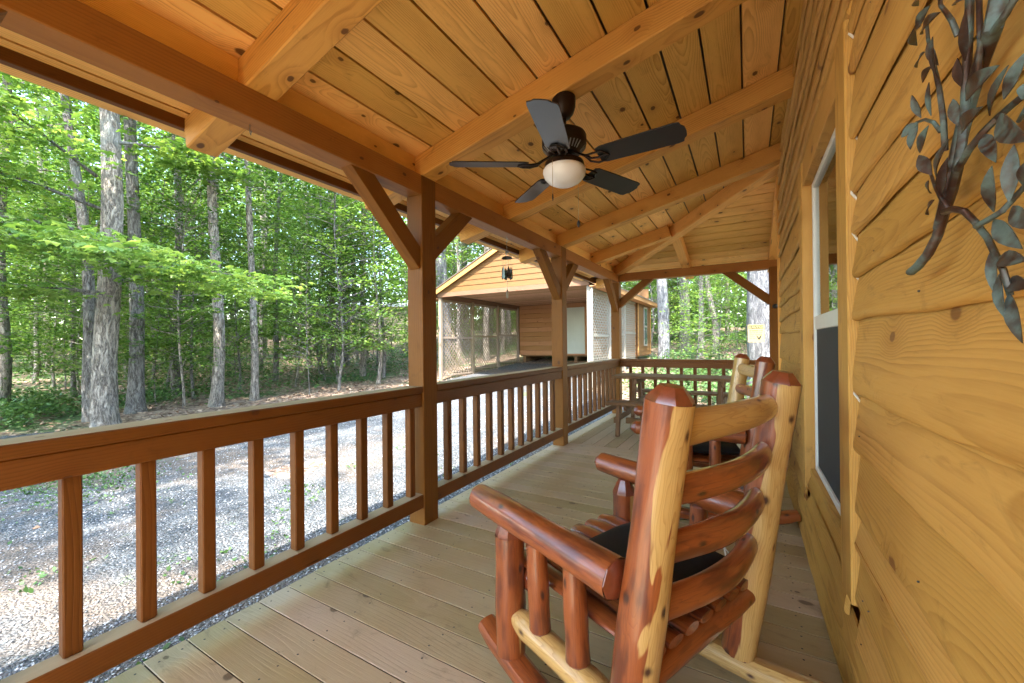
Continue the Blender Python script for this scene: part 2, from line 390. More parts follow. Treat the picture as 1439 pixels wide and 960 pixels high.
def ground_mat():
    T = NT('leaf_litter_ground'); co = T.N('ShaderNodeTexCoord').outputs['Object']
    v = T.N('ShaderNodeTexVoronoi', inp={'Vector': T.vm('ADD', co, T.vm('MULTIPLY', T.noise(co, 14, 2, out=1), (.05, .05, .05))), 'Scale': 13.0})
    n = T.noise(co, .35, 4, .6); n3 = T.noise(co, 30, 4, .7)
    cc = T.N('ShaderNodeSeparateColor', inp={0: v.outputs['Color']}).outputs[0]
    lit = T.ramp(cc, [(0, (.12, .075, .05)), (.35, (.27, .17, .115)), (.7, (.42, .29, .2)), (1, (.58, .44, .33))])
    lit = T.mix(n3, lit, T.mix(.5, lit, (.05, .035, .02)))
    gr = T.mix(n3, (.05, .10, .03), (.11, .18, .055))
    c = T.mix(T.step(n, .5, .62), lit, gr)
    T.bump(T.math('ADD', v.outputs['Distance'], n3), .8, .03)
    return T.fin(c, .9)
M['ground'] = ground_mat()
def gravel_mat():
    T = NT('crushed_gravel'); co = T.N('ShaderNodeTexCoord').outputs['Object']
    v = T.N('ShaderNodeTexVoronoi', inp={'Vector': co, 'Scale': 52.0})
    v2 = T.N('ShaderNodeTexVoronoi', inp={'Vector': co, 'Scale': 95.0})
    sep = T.N('ShaderNodeSeparateColor', inp={0: v.outputs['Color']}); cc = sep.outputs[0]
    st = T.ramp(cc, [(0, (.022, .027, .03)), (.4, (.055, .068, .077)), (.75, (.105, .124, .136)), (1, (.24, .255, .265))])
    st = T.mix(T.step(v.outputs['Distance'], .35, .75), st, (.11, .105, .1))
    ruts = T.noise(T.vm('MULTIPLY', co, (1.0, .07, 1.0)), 1, 3, .5, .5)
    st = T.mix(T.step(ruts, .5, .64), st, T.mix(.35, st, (.16, .168, .172)))
    n = T.noise(co, .5, 5, .65); n2 = T.noise(co, 2.6, 4, .7); n3 = T.noise(co, 60, 3)
    c = T.mix(T.math('MULTIPLY', T.step(n, .47, .62), .7), st, T.mix(n3, (.10, .07, .045), (.27, .20, .145)))
    weeds = T.math('MULTIPLY', T.step(n2, .62, .70), T.step(T.noise(co, 40, 2), .45, .6))
    c = T.mix(T.math('MULTIPLY', weeds, .7), c, (.09, .15, .045))
    T.bump(T.math('SUBTRACT', T.math('MULTIPLY', v2.outputs['Distance'], -.4), v.outputs['Distance']), 1.0, .02)
    return T.fin(c, .85)
M['gravel'] = gravel_mat()
def stone_mat():
    T = NT('gravel_stone'); r = T.attr('rnd', 'Fac')
    c = T.ramp(r, [(0, (.14, .145, .15)), (.5, (.32, .33, .345)), (1, (.58, .58, .57))]); return T.fin(c, .8)
M['stone'] = stone_mat()
def litter_mat():
    T = NT('fallen_leaf'); r = T.attr('rnd', 'Fac')
    c = T.ramp(r, [(0, (.13, .07, .045)), (.5, (.33, .2, .125)), (1, (.55, .4, .28))]); return T.fin(c, .7)
M['fallen'] = litter_mat()

# ------------------------------------------------------------------ terrain
def sm(t, a, b):
    t = min(1, max(0, (t-a)/(b-a))); return t*t*(3-2*t)
def gz(x, y):
    t = max(0.0, y-3); t = t*t/(t+1.2) if t > 0 else 0
    z = -.36+.042*min(t, 40)+.0017*min(t, 17)**2+(.03*(t-17) if t > 17 else 0)
    s = max(0.0, -x-7); s = s*s/(s+2)
    z += .028*min(s, 50)
    z += .12*sm(-x, 10.5, 16)*mnoise.noise(Vector((x*.25, y*.25, 0)))
    return z
xs = np.concatenate([np.arange(-110, -24, 3.0), np.arange(-24, 12, .75), np.arange(12, 60, 3.0)])
ys = np.concatenate([np.arange(-60, -14, 3.0), np.arange(-14, 26, .75), np.arange(26, 120, 3.0)])
V = [(x, y, gz(x, y)) for y in ys for x in xs]; nx = len(xs)
Fq = [(j*nx+i, j*nx+i+1, (j+1)*nx+i+1, (j+1)*nx+i) for j in range(len(ys)-1) for i in range(nx-1)]
tag(np_mesh('ground', V, Fq, M['ground'], smooth=True), kind='structure')
LY = [-16, -5, 1.5, 4, 6, 8, 10.4, 15.7]; LX = [-13.5, -12.8, -11.0, -10.1, -9.6, -9.0, -8.66, -8.66]
RY = [-16, 6.5, 8.5, 10.3, 15.7]; RX = [-1.7, -1.7, -2.3, -3.7, -3.7]
def dl(y): return float(np.interp(y, LY, LX)) + (.22*mnoise.noise(Vector((y*.9, 3, 0)))+.1*mnoise.noise(Vector((y*3, 8, 0))) if y < 10 else 0)
def dr(y): return float(np.interp(y, RY, RX)) + (.25*mnoise.noise(Vector((y*1.1, 9, 0))) if 6 < y < 10 else 0)
yy = np.arange(-16, 15.71, .3); nn = 44
V = []; 
for y in yy:
    a, b = dl(y), dr(y)
    for k in range(nn):
        x = a+(b-a)*k/(nn-1)
        z = gz(x, y)+.014+.02*mnoise.noise(Vector((x*.7, y*.5, 5)))*min(1, k/3, (nn-1-k)/3)
        V.append((x, y, z))
Fq = [(j*nn+i, j*nn+i+1, (j+1)*nn+i+1, (j+1)*nn+i) for j in range(len(yy)-1) for i in range(nn-1)]
tag(np_mesh('gravel_driveway', V, Fq, M['gravel'], smooth=True), kind='structure')

# loose stones, fallen leaves, low plants
def scatter_stones(n):
    V, Fq, rn = [], [], []
    base = [(1, 0, 0), (0, 1, 0), (-1, 0, 0), (0, -1, 0), (0, 0, .8), (0, 0, -.5)]
    fc = [(0, 1, 4), (1, 2, 4), (2, 3, 4), (3, 0, 4), (1, 0, 5), (2, 1, 5), (3, 2, 5), (0, 3, 5)]
    for i in range(n):
        u = random.random()**1.8
        x = -1.95-u*5.0; y = random.uniform(-.8, 9)
        if random.random() < .25: y = random.uniform(-.5, 5); x = random.uniform(-3.2, -1.75)
        z = gz(x, y)+.016+.02*mnoise.noise(Vector((x*.7, y*.5, 5)))
        s = random.uniform(.004, .013); a = random.random()*6.28; ca, sa = math.cos(a), math.sin(a)
        b = len(V); sx, sy_, sz = s*random.uniform(.7, 1.3), s*random.uniform(.6, 1), s*random.uniform(.5, .9)
        for (p, q, w) in base:
            p2, q2 = p*sx*random.uniform(.8, 1.2), q*sy_*random.uniform(.8, 1.2)
            V.append((x+p2*ca-q2*sa, y+p2*sa+q2*ca, z+w*sz))
        Fq += [tuple(k+b for k in f) for f in fc]; rn += [random.random()]*6
    return tag(np_mesh('gravel_stones', V, Fq, M['stone'], rn), 'loose grey gravel stones lying along the porch edge', 'gravel', kind='stuff')
scatter_stones(36000)

def leafcards(P, size, up=.8, rnd=None, shape='kite'):
    """P: N x 3 positions; returns verts, quads, rnd"""
    n = len(P); size = np.broadcast_to(size, (n,)).reshape(n, 1)
    nrm = rng.normal(size=(n, 3)); nrm[:, 2] = np.abs(nrm[:, 2])+up*2.2; nrm /= np.linalg.norm(nrm, axis=1, keepdims=True)
    t = rng.normal(size=(n, 3)); t -= nrm*(t*nrm).sum(1, keepdims=True); t /= np.linalg.norm(t, axis=1, keepdims=True)
    b = np.cross(nrm, t)
    droop = nrm*size*.16
    if shape == 'maple':
        pts = [(-.5, 0, 0), (-.28, .34, 1), (-.02, .2, 0), (.12, .42, 1), (.2, .14, 0), (.55, 0, 1), (.2, -.14, 0), (.12, -.42, 1), (-.02, -.2, 0), (-.28, -.34, 1)]
        V = np.stack([P+t*size*u+b*size*v-droop*w for (u, v, w) in pts], 1).reshape(-1, 3)
        F = [[0, 1, 2, 8], [0, 8, 9, 9], [2, 3, 4, 6], [2, 6, 7, 8], [4, 5, 6, 6]]
        i0 = (np.arange(n)*10)[:, None]
        tri = np.concatenate([i0+np.array(f)[None] for f in ([0, 1, 2], [0, 2, 8], [0, 8, 9], [2, 3, 4], [2, 4, 6], [2, 6, 8], [8, 6, 7], [4, 5, 6])], 0)
        k = 10; Fc = tri
    else:
        pts = [(-.5, 0, 0), (-.05, .3, 1), (.5, 0, .6), (-.05, -.3, 1)]
        V = np.stack([P+t*size*u+b*size*v-droop*w for (u, v, w) in pts], 1).reshape(-1, 3)
        Fc = np.arange(n*4).reshape(n, 4); k = 4
    r = rng.random(n) if rnd is None else rnd
    return V, Fc, np.repeat(r, k)
# fallen leaves
P = []
while len(P) < 16000:
    y = random.uniform(-4, 22); x = random.uniform(-22, 3.5)
    inside = dl(y)+.1 < x < dr(y) if y < 15.7 else False
    if inside and random.random() > .06*math.exp(-(x-dl(y))*1.2)+.004: continue
    if x > -2.2 and y < 7.4: continue
    if y > 15.6 and -9 < x < -3: continue
    P.append((x, y, gz(x, y)+.03+(.02*mnoise.noise(Vector((x*.7, y*.5, 5))) if inside else 0)))
Vv, Ff, rr = leafcards(np.array(P), rng.uniform(.06, .13, len(P)), 1.6)
tag(np_mesh('leaf_litter', Vv, Ff, M['fallen'], rr), 'brown fallen leaves covering the ground beside the driveway', 'fallen leaves', kind='stuff')
# undergrowth
P = []
def undergrowth(x, y, r, h, n):
    for _ in range(n):
        a = random.random()*6.28; d = r*math.sqrt(random.random())
        px, py = x+d*math.cos(a), y+d*math.sin(a)
        if dl(py)-(1.7 if px < -6 and py > 2.2 else .3) < px < dr(py)+.2 and py < 15.7: continue
        P.append((px, py, gz(px, py)+.03+h*random.random()**.8*(1-.5*(d/r)**2)))
for _ in range(760):
    th = random.uniform(-86, 14); d = random.uniform(9.5, 34)
    x, y = math.sin(R_(th))*d, math.cos(R_(th))*d
    if -9.5 < x < -2.6 and 9 < y < 19.5: continue
    if x > dl(min(y, 15))-.3 and y < 9 and x < -2: continue
    undergrowth(x, y, random.uniform(.35, 1.1), random.uniform(.2, .75), int(random.uniform(45, 120)))
for _ in range(60):
    undergrowth(random.uniform(-16, -11.3), random.uniform(-1, 3.2), random.uniform(.4, .9), random.uniform(.2, .5), 110)
for _ in range(70):
    undergrowth(random.uniform(-2.2, 4), random.uniform(9, 15), random.uniform(.5, 1), random.uniform(.2, .8), 110)
Vv, Ff, rr = leafcards(np.array(P), rng.uniform(.06, .13, len(P)), .7)
tag(np_mesh('undergrowth', Vv, Ff, M['fern'], rr), 'low green ferns and seedlings growing under the trees', 'undergrowth', kind='stuff')
P = []
for _ in range(2600):
    x = random.gauss(-7.3, .8); y = random.gauss(1.6, .35)
    P.append((x, y, gz(x, y)+.02+random.random()*.05))
for _ in range(2500):
    x = random.uniform(-4.5, -2.0); y = random.uniform(.2, 4.5)
    if mnoise.noise(Vector((x*1.7, y*1.7, 2))) < .18: continue
    P.append((x, y, gz(x, y)+.02+random.random()*.02))
Vv, Ff, rr = leafcards(np.array(P), rng.uniform(.02, .05, len(P)), .3)
tag(np_mesh('weeds', Vv, Ff, M['fern'], rr), 'short green weeds sprouting through the gravel driveway', 'weeds', kind='stuff')

# ------------------------------------------------------------------ trees
def trunk_mb(H, r0, seed, lean=(0, 0), n=12, wob=.06, flare=1.45, top=.25):
    rs = random.Random(seed); m = MB(); pts, rad = [], []
    K = 20; p1, p2 = rs.random()*9, rs.random()*9
    zs = [-.3, 0, .12, .3, .6]+[.6+(H-.6)*(k/K) for k in range(1, K+1)]
    for z in zs:
        t = max(0, z)/H
        pts.append((lean[0]*t*H+wob*math.sin(z*.9+p1)*min(1, z if z > 0 else 0), lean[1]*t*H+wob*math.sin(z*.7+p2)*min(1, z if z > 0 else 0), z))
        rad.append(r0*(1-t*(1-top))*(1+(flare-1)*math.exp(-max(0, z)*4.5)))
    m.tube(pts, rad, n=n, rough=.10, rnd=rs.random())
    return m, pts, rad
def at_height(pts, z):
    for a, b in zip(pts, pts[1:]):
        if a[2] <= z <= b[2]:
            t = (z-a[2])/(b[2]-a[2]); return Vector(a).lerp(Vector(b), t)
    return Vector(pts[-1])
def crown(m, pts, H, z0, z1, Rm, ncl, per, size, seed, up=.8, flatness=.35, shape='kite', mat='leaf', limbs=True):
    rs = random.Random(seed); P = []
    for i in range(ncl):
        t = rs.random(); z = z0+(z1-z0)*t
        env = (.55+.45*math.sin(math.pi*min(1, t*.95+.12)))*Rm
        a = rs.random()*6.28; d = env*(.25+.75*math.sqrt(rs.random()))
        base = at_height(pts, max(.3, min(H, z-d*rs.uniform(.1, .45))))
        c = Vector((base.x+d*math.cos(a), base.y+d*math.sin(a), z))
        if limbs and i % 2 == 0:
            mid = base.lerp(c, .5)+Vector((rs.uniform(-.1, .1), rs.uniform(-.1, .1), rs.uniform(0, .25)))*d*.5
            r = .006+.006*d
            m.tube([base, base.lerp(mid, .5), mid, mid.lerp(c, .6), c], [r*1.3, r, r*.75, r*.5, r*.2], n=5, caps=False)
        cr_ = rs.uniform(.3, .62)*(.8+Rm*.1)
        q = rng.normal(size=(per, 3))*np.array([cr_, cr_, cr_*flatness])*.62
        q[:, 2] -= .25*(q[:, 0]**2+q[:, 1]**2)
        P.append(q+np.array(c))
    P = np.concatenate(P); shade = rng.random(len(P))
    return leafcards(P, rng.uniform(size*.7, size*1.25, len(P)), up, shade, shape)
def make_tree(name, H, r0, seed, z0, z1, Rm, ncl, per, size, barkm, leafm='leaf', lean=(0, 0), loc=(0, 0, 0), rz=0, **kw):
    root = empty(name, loc, rz)
    m, pts, rad = trunk_mb(H, r0, seed, lean, wob=kw.pop('wob', .06), flare=kw.pop('flare', 1.25))
    c = crown(m, pts, H, z0, z1, Rm, ncl, per, size, seed, **kw) if ncl else None
    m.build('trunk', M[barkm], root)
    if c: np_mesh('crown', c[0], c[1], M[leafm], c[2], parent=root)
    return root

# prototypes, then copies spread through the woods
protoA = [make_tree('woodland_tree', random.uniform(15, 19), random.uniform(.085, .155), 100+i, 5.2, 17, random.uniform(2.1, 2.9), 84, 40, .155, ['bark', 'bark2', 'bark'][i % 3], ['leaf', 'leaf2'][i % 2], lean=(random.uniform(-.03, .03), random.uniform(-.03, .03))) for i in range(5)]
protoB = [make_tree('understory_tree', random.uniform(5.5, 8), random.uniform(.035, .07), 200+i, 1.3, random.uniform(6, 8), random.uniform(1.5, 2.2), 120, 38, .12, ['bark2', 'bark'][i % 2], ['leaf2', 'leaf'][i % 2], wob=.12, flatness=.22, up=1.1) for i in range(5)]
protoC = [make_tree('sapling', random.uniform(2.6, 4), random.uniform(.014, .024), 300+i, .7, random.uniform(2.6, 3.8), random.uniform(.6, 1.0), 34, 30, .10, 'bark2', 'leaf2', wob=.08, flatness=.25, up=1.1, flare=1.1) for i in range(3)]
LA = 'tall slender tree standing among many in the woods around the driveway'
LB = 'leafy understory tree filling the space between the taller trunks'
LC = 'thin sapling growing in the shade under the woodland trees'
used = {}
def plant(protos, x, y, s, label, cat, group, sink=.0):
    p = random.choice(protos)
    o = p if p.name not in used else copy_tree(p)
    used[p.name] = 1
    o.location = (x, y, gz(x, y)-sink); o.rotation_euler = (0, 0, random.random()*6.28); o.scale = (s, s, s*random.uniform(.92, 1.1))
    return tag(o, label, cat, group)
def blocked(x, y, m=0, tall=False):
    if -9.8-m < x < -2.3+m and 8.3 < y < 20.5+m: return True       # garage
    if dl(min(y, 15.6))-.7-m < x < 4.5 and y < 10.5: return True  # driveway, porch
    if -36 < x < -22 and 22 < y < 31: return True               # far house
    th = math.degrees(math.atan2(x, y))
    if not tall and -53 < th < -44 and 11 < math.hypot(x, y) < 37 and random.random() < .82: return True   # view to the far house
    return False
spots = []
def spread(n, rmin, rmax, th0, th1, dmin, kind, smin=.85, smax=1.15, fn=None, marg=0):
    k = 0; tries = 0
    while k < n and tries < 6000:
        tries += 1
        th = R_(random.uniform(th0, th1)); d = math.sqrt(random.uniform(rmin**2, rmax**2))
        x, y = math.sin(th)*d, math.cos(th)*d
        if blocked(x, y, marg, kind == 'A'): continue
        if any((x-a)**2+(y-b)**2 < dmin**2 for a, b in spots): continue
        spots.append((x, y)); k += 1
        if kind == 'A': plant(protoA, x, y, random.uniform(smin, smax), LA, 'tree', 'tall trees in the woods')
        elif kind == 'B': plant(protoB, x, y, random.uniform(smin, smax), LB, 'small tree', 'understory trees in the woods')
        else: plant(protoC, x, y, random.uniform(smin, smax), LC, 'sapling', 'saplings in the woods')
spread(58, 15, 44, -88, 14, 1.9, 'A', marg=.6)
spread(14, 13, 24, -88, -20, 1.5, 'A', .55, .8)
spread(96, 15, 42, -88, 14, 1.2, 'B', marg=.6)
spread(16, 12.5, 17, -86, -47, 1.1, 'B', .65, .95, marg=.3)
spread(60, 12, 30, -88, 13, .7, 'C')
# unseen trees added beside and behind the viewpoint to shade and dapple the driveway
for x, y in ((-12.5, -5.5), (-9.5, -10.5), (-15, -1.8), (-6.5, -15), (-8.3, -5.2), (-4.6, -8.2), (-12.5, -9), (-6.6, -11.5), (-10.8, -2.4), (-5.4, -4.6), (-3.2, -7.6), (-8.2, -1.9), (-1.2, -10.5)):
    spots.append((x, y)); plant(protoA, x, y, random.uniform(.85, 1.05), LA, 'tree', 'tall trees in the woods')

# the trees that can be told apart
def special(px, depth, name, H, r0, seed, z0, z1, Rm, ncl, per, size, barkm, label, leafm='leaf', lean=(0, 0), **kw):
    x, y = dirpt(px, depth)
    o = make_tree(name, H, r0, seed, z0, z1, Rm, ncl, per, size, barkm, leafm, lean, (x, y, gz(x, y)), 0, **kw)
    return tag(o, label, 'tree')
big = special(148, 7.6, 'oak_tree', 15, .195, 11, 6.0, 14, 2.8, 120, 42, .14, 'bark', 'thickest trunk in the row beyond the railing, middle of the close trio at left', lean=(.022, .005), wob=.05, flare=1.2)
special(128, 8.3, 'slender_tree', 11, .115, 12, 6.2, 11, 1.6, 50, 36, .13, 'bark2', 'thin leaning trunk close to the left side of the thickest tree', lean=(-.05, -.03), wob=.08)
special(190, 9.2, 'hickory_tree', 15, .15, 13, 6.2, 14, 2.4, 100, 40, .14, 'bark2', 'mid sized trunk with a dark flared foot, right of the thickest tree', lean=(-.015, 0), flare=1.45)
special(304, 9.9, 'straight_tree', 15, .13, 14, 6.0, 14, 2.3, 100, 40, .14, 'bark', 'straight pale grey trunk standing alone at the edge of the driveway', lean=(-.004, -.004), flare=1.35)
special(357, 10.6, 'slim_tree', 13, .095, 15, 5.2, 12.5, 1.9, 90, 38, .13, 'bark', 'slim grey trunk just right of the straight pale trunk by the driveway', lean=(-.015, -.01), flare=1.3)
special(466, 17.5, 'forked_tree', 14, .15, 16, 5, 13, 2.2, 80, 40, .14, 'bark2', 'dark trunk, left one of the pair between driveway and tan house', lean=(.0, 0))
special(484, 18.2, 'forked_tree', 14, .19, 17, 5.5, 13, 2.2, 80, 40, .14, 'bark2', 'dark thicker trunk, right one of the pair between driveway and tan house', lean=(.03, .0))
special(932, 14.5, 'pine_tree', 17, .20, 18, 8, 16, 2.6, 90, 40, .15, 'barkpale', 'pale straight trunk seen through the far porch opening beside the garage', lean=(0, 0), wob=.03, flare=1.2)
special(962, 19, 'pine_tree', 17, .24, 19, 8, 16, 2.6, 90, 40, .15, 'bark2', 'dark thick trunk right of the pale straight one, seen through the far opening', wob=.03, flare=1.2)
special(984, 17, 'leaning_tree', 15, .11, 20, 7, 14, 2.0, 70, 40, .14, 'bark2', 'narrow leaning trunk in the middle of the far porch opening', lean=(.035, .0))
special(1003, 17.5, 'leaning_tree', 15, .13, 21, 7, 14, 2.0, 70, 40, .14, 'bark', 'grey curving trunk in the middle right of the far porch opening', lean=(-.02, 0), wob=.2)
sx, sy2 = dirpt(1083, 8.9)
tag(make_tree('large_tree', 17, .46, 22, 8, 16, 3.4, 120, 42, .15, 'barkpale', 'leaf', (0, 0), (sx, sy2, gz(sx, sy2)), 0, wob=.02, flare=1.15), 'huge pale flaky trunk just past the end railing, carrying the yellow sign', 'tree')
for i, (px, d) in enumerate(((592, 19.5), (623, 18.5), (655, 24), (688, 26))):
    special(px, d, 'backing_tree', 17, [.13, .3, .22, .25][i], 30+i, 8, 16, 2.4, 80, 40, .15, ['barkpale', 'barkpale', 'bark2', 'bark2'][i],
            ['thin pale trunk behind the garage, left of the roof slope', 'thick whitish trunk rising behind the low end of the garage roof', 'brown trunk behind the middle of the garage roof slope', 'brown trunk behind the peak of the garage roof'][i])
# hanging maple boughs of the thickest tree, towards the porch
def bough(root_px, root_d, z_root, path, seed, n, size=.16):
    m = MB(); P = []
    for (pth, r) in path:
        m.tube(pth, [r*(1-.85*k/(len(pth)-1)) for k in range(len(pth))], n=6, caps=False)
    return m
bx_, by_ = big.location.x, big.location.y
mt = MB(); LP = []
rs = random.Random(5)
def add_bough(z, ang, L, rise, r=.035, dens=70, sprays=9):
    d = Vector((math.cos(ang), math.sin(ang), 0)); sd = Vector((-d.y, d.x, 0)); pts = []
    for k in range(9):
        t = k/8; pts.append(Vector((.022*z, .005*z, z))+d*(L*t)+sd*(.25*L*.3*math.sin(t*3+z))+Vector((0, 0, rise*math.sin(t*math.pi*.6)-.12*L*t*t)))
    mt.tube(pts, [r*(1-.88*k/8) for k in range(9)], n=6, caps=False)
    for k in range(sprays):
        t = .28+.72*k/(sprays-1); b = pts[int(t*8)] ; s = sd*(1 if k % 2 else -1)
        e = b+s*rs.uniform(.35, .9)*(1-t*.4)+d*rs.uniform(.1, .5)+Vector((0, 0, rs.uniform(-.15, .1)))
        mt.tube([b, b.lerp(e, .5)+Vector((0, 0, .04)), e], [.009, .006, .002], n=4, caps=False)
        q = rng.normal(size=(dens, 3))*np.array([.34, .34, .045]); q[:, 2] -= .18*(q[:, 0]**2+q[:, 1]**2)
        q += np.array(b.lerp(e, .65)); LP.append(q)
ang0 = math.atan2(-by_, -bx_)
for z, da, L, rise in ((3.1, .1, 3.3, .15), (2.95, .7, 3.0, .1), (3.15, -.6, 3.2, .2), (2.75, 1.25, 2.5, .15), (2.5, -1.25, 2.6, .15), (4.7, -.75, 2.8, .5), (4.1, -1.2, 2.8, .4), (5.3, 1.9, 2.4, .5), (3.6, -1.7, 2.6, .3)):
    add_bough(z, ang0+da, L, rise)
mt.build('limb', M['bark2'], big)
c = leafcards(np.concatenate(LP), rng.uniform(.10, .19, sum(len(q) for q in LP)), 1.3, None, 'maple')
np_mesh('low_foliage', c[0], c[1], M['leaf2'], c[2], parent=big)

# distant woods, read as one mass
P = []
for _ in range(120000):
    th = R_(random.uniform(-100, 30)); d = random.uniform(42, 72); x, y = math.sin(th)*d, math.cos(th)*d
    if -38 < x < -22 and 22 < y < 32: continue
    h = 26*random.random()**1.35
    if mnoise.noise(Vector((x*.16, y*.16, h*.22))) < -.2: continue
    P.append((x, y, gz(x, y)+h))
c = leafcards(np.array(P), rng.uniform(.45, .95, len(P)), .15)
tag(np_mesh('distant_woods', c[0], c[1], M['leaf'], c[2]), 'far mass of green forest closing the view behind the trees', 'woods', kind='stuff')

# ------------------------------------------------------------------ cabin with its porch
cabin = empty('log_cabin', (0, 0, 0), 0, 'timber cabin porch with golden plank ceiling, deck, railing and wavy board wall', 'cabin')
Z = lambda x: 2.36+.24*(x+1.887)         # underside of the rafters
XH, XI = -2.025, -1.887                  # header, outer and inner face
# deck
m = MB(); y = -1.5
while y < 4.6:
    m.box((-2.04+random.uniform(-.003, .003), y+random.uniform(-.0008, .0008), -.03), (.30, y+.1375, 0), 'x', ch=.0012, mi=0)
    m.box((-2.02, y+.1377, -.02), (.29, y+.1433, -.0035), 'x', ch=.0002, mi=2)  # dark gap filler: the gap's shade, with some dirt, put into colour
    for sx_ in (-1.98, -1.56, -1.12, -.68, -.24, .18):
        for dy in (.03, .108):
            m.lathe([(.0042, .0002), (.0042, .0006)], (sx_+random.uniform(-.012, .012), y+dy+random.uniform(-.006, .006), 0), n=8, mi=1, smooth=False)
    y += .1435
ysplit = y
x = -2.04
while x < 2.7:
    m.box((x, ysplit+.004, -.03), (x+.1375, 7.12, 0), 'y', ch=.0012)
    m.box((x+.1377, ysplit+.01, -.02), (x+.1433, 7.11, -.0035), 'y', ch=.0002, mi=2)  # filler again carries the gap's shade and dirt as colour
    for sy_ in (4.75, 5.2, 5.7, 6.2, 6.7, 7.05):
        for dx in (.03, .108):
            m.lathe([(.0042, .0002), (.0042, .0006)], (x+dx, sy_+random.uniform(-.01, .01), 0), n=8, mi=1, smooth=False)
    x += .1435
m.build('deck', [M['deck'], M['screw'], flat('gap_shade_grime', (.05, .035, .022), .95, noise=.4, ns=40)], cabin)
m = MB()
m.box((-2.02, -1.5, -.25), (-1.98, 7.1, -.034), 'y'); m.box((-1.98, 7.06, -.25), (2.7, 7.1, -.034), 'x'); m.box((-1.9, -1.5, -.25), (.3, -1.46, -.034), 'x')
for yy_ in (0, 2.1, 4.5, 6.9): m.box((-1.95, yy_, -.6), (-1.81, yy_+.14, -.034), 'z')
for yy_ in (0.9, 3.3, 5.7): m.box((-1.97, yy_, -.22), (.28, yy_+.04, -.034), 'x')
m.box((-1.94, -1.4, -.36), (.2, 7.0, -.30), 'y'); m.build('deck_frame', M['header'], cabin)
# posts
PY = [-.305, 2.075, 4.46, 6.92]
def post(x0, y0, z1=2.36):
    m = MB(); m.box((x0, y0, 0), (x0+.139, y0+.14, z1), 'z', ch=.004); return m.build('post', M['post'], cabin)
for py in PY: post(-2.026, py)
post(.277, 6.92, 2.28); post(2.55, 6.92)
# header beams between the posts
def header(p0, p1):
    m = MB(); m.beam(p0, p1, .13, .132, ch=.004); return m.build('header_beam', M['header'], cabin)
for a, b in ((-1.6, PY[0]-.001), (PY[0]+.141, PY[1]-.001), (PY[1]+.141, PY[2]-.001), (PY[2]+.141, PY[3]-.001)): header((-1.953, a, 2.294), (-1.953, b, 2.294))
header((-1.886, 6.987, 2.318), (2.549, 6.987, 2.318))
# knee braces
def brace(p0, p1, w=.09, h=.115):
    d = (Vector(p1)-Vector(p0)).normalized(); m = MB(); p0 = Vector(p0)-d*.03; p1 = Vector(p1)+d*.03
    m.beam(p0, p1, w, h, ch=.003); return m.build('brace', M['post'], cabin)
for i, py in enumerate(PY):
    if i > 0: brace((-1.95, py+.01, 1.79), (-1.95, py-.50, 2.26))
    if i < 3: brace((-1.95, py+.13, 1.87), (-1.95, py+.56, 2.26))
brace((-1.90, 6.987, 1.86), (-1.38, 6.987, 2.28)); brace((.285, 6.987, 1.80), (-.27, 6.987, 2.28))
brace((.41, 6.987, 1.80), (.95, 6.987, 2.28))
# rafters
def rafter(y0, x_end=.33, tail=-2.45, w=.14):
    yc = y0+w/2; m = MB(); sl = Vector((1, 0, .24)).normalized(); up = Vector((-.24, 0, 1)).normalized()
    p0 = Vector((tail, yc, Z(tail)))+up*.0755; p1 = Vector((x_end, yc, Z(x_end)))+up*.0755
    m.beam(p0, p1, w, .15, up=up, ch=.006, e0=.0); return m.build('rafter', M['beam'], cabin)
for y0 in (-1.2, -.15, .965, 2.08, 3.24, 4.46): rafter(y0)
rafter(5.68, x_end=-.86)
def free_rafter(p0, p1, w=.13, h=.15, name='rafter'):
    m = MB(); m.beam(Vector(p0)+Vector((0, 0, h/2)), Vector(p1)+Vector((0, 0, h/2)), w, h, ch=.006); return m.build(name, M['beam'], cabin)
HC = Vector((.36, 4.60)); HO = Vector((-1.95, 6.99)); hd = (HO-HC).normalized()
def hipz(x): return 2.36+.24*(x+1.887)
tip = HO+hd*.66
free_rafter((tip.x, tip.y, 2.36-.24*(.46+.06)), (HC.x, HC.y, hipz(.36)-.02), .13, .16, 'hip_rafter')
def endz(y): return 2.36+.232*(6.99-y)
def jack(x):
    yt = 6.99-(x+1.95)*1.03
    free_rafter((x, 7.42, endz(7.42)), (x, yt+.1, endz(yt+.1)), .12, .14)
jack(-.83); jack(.335)
for x in (1.3, 2.3):
    free_rafter((x, 7.42, endz(7.42)), (x, 4.72, endz(4.72)), .12, .14)
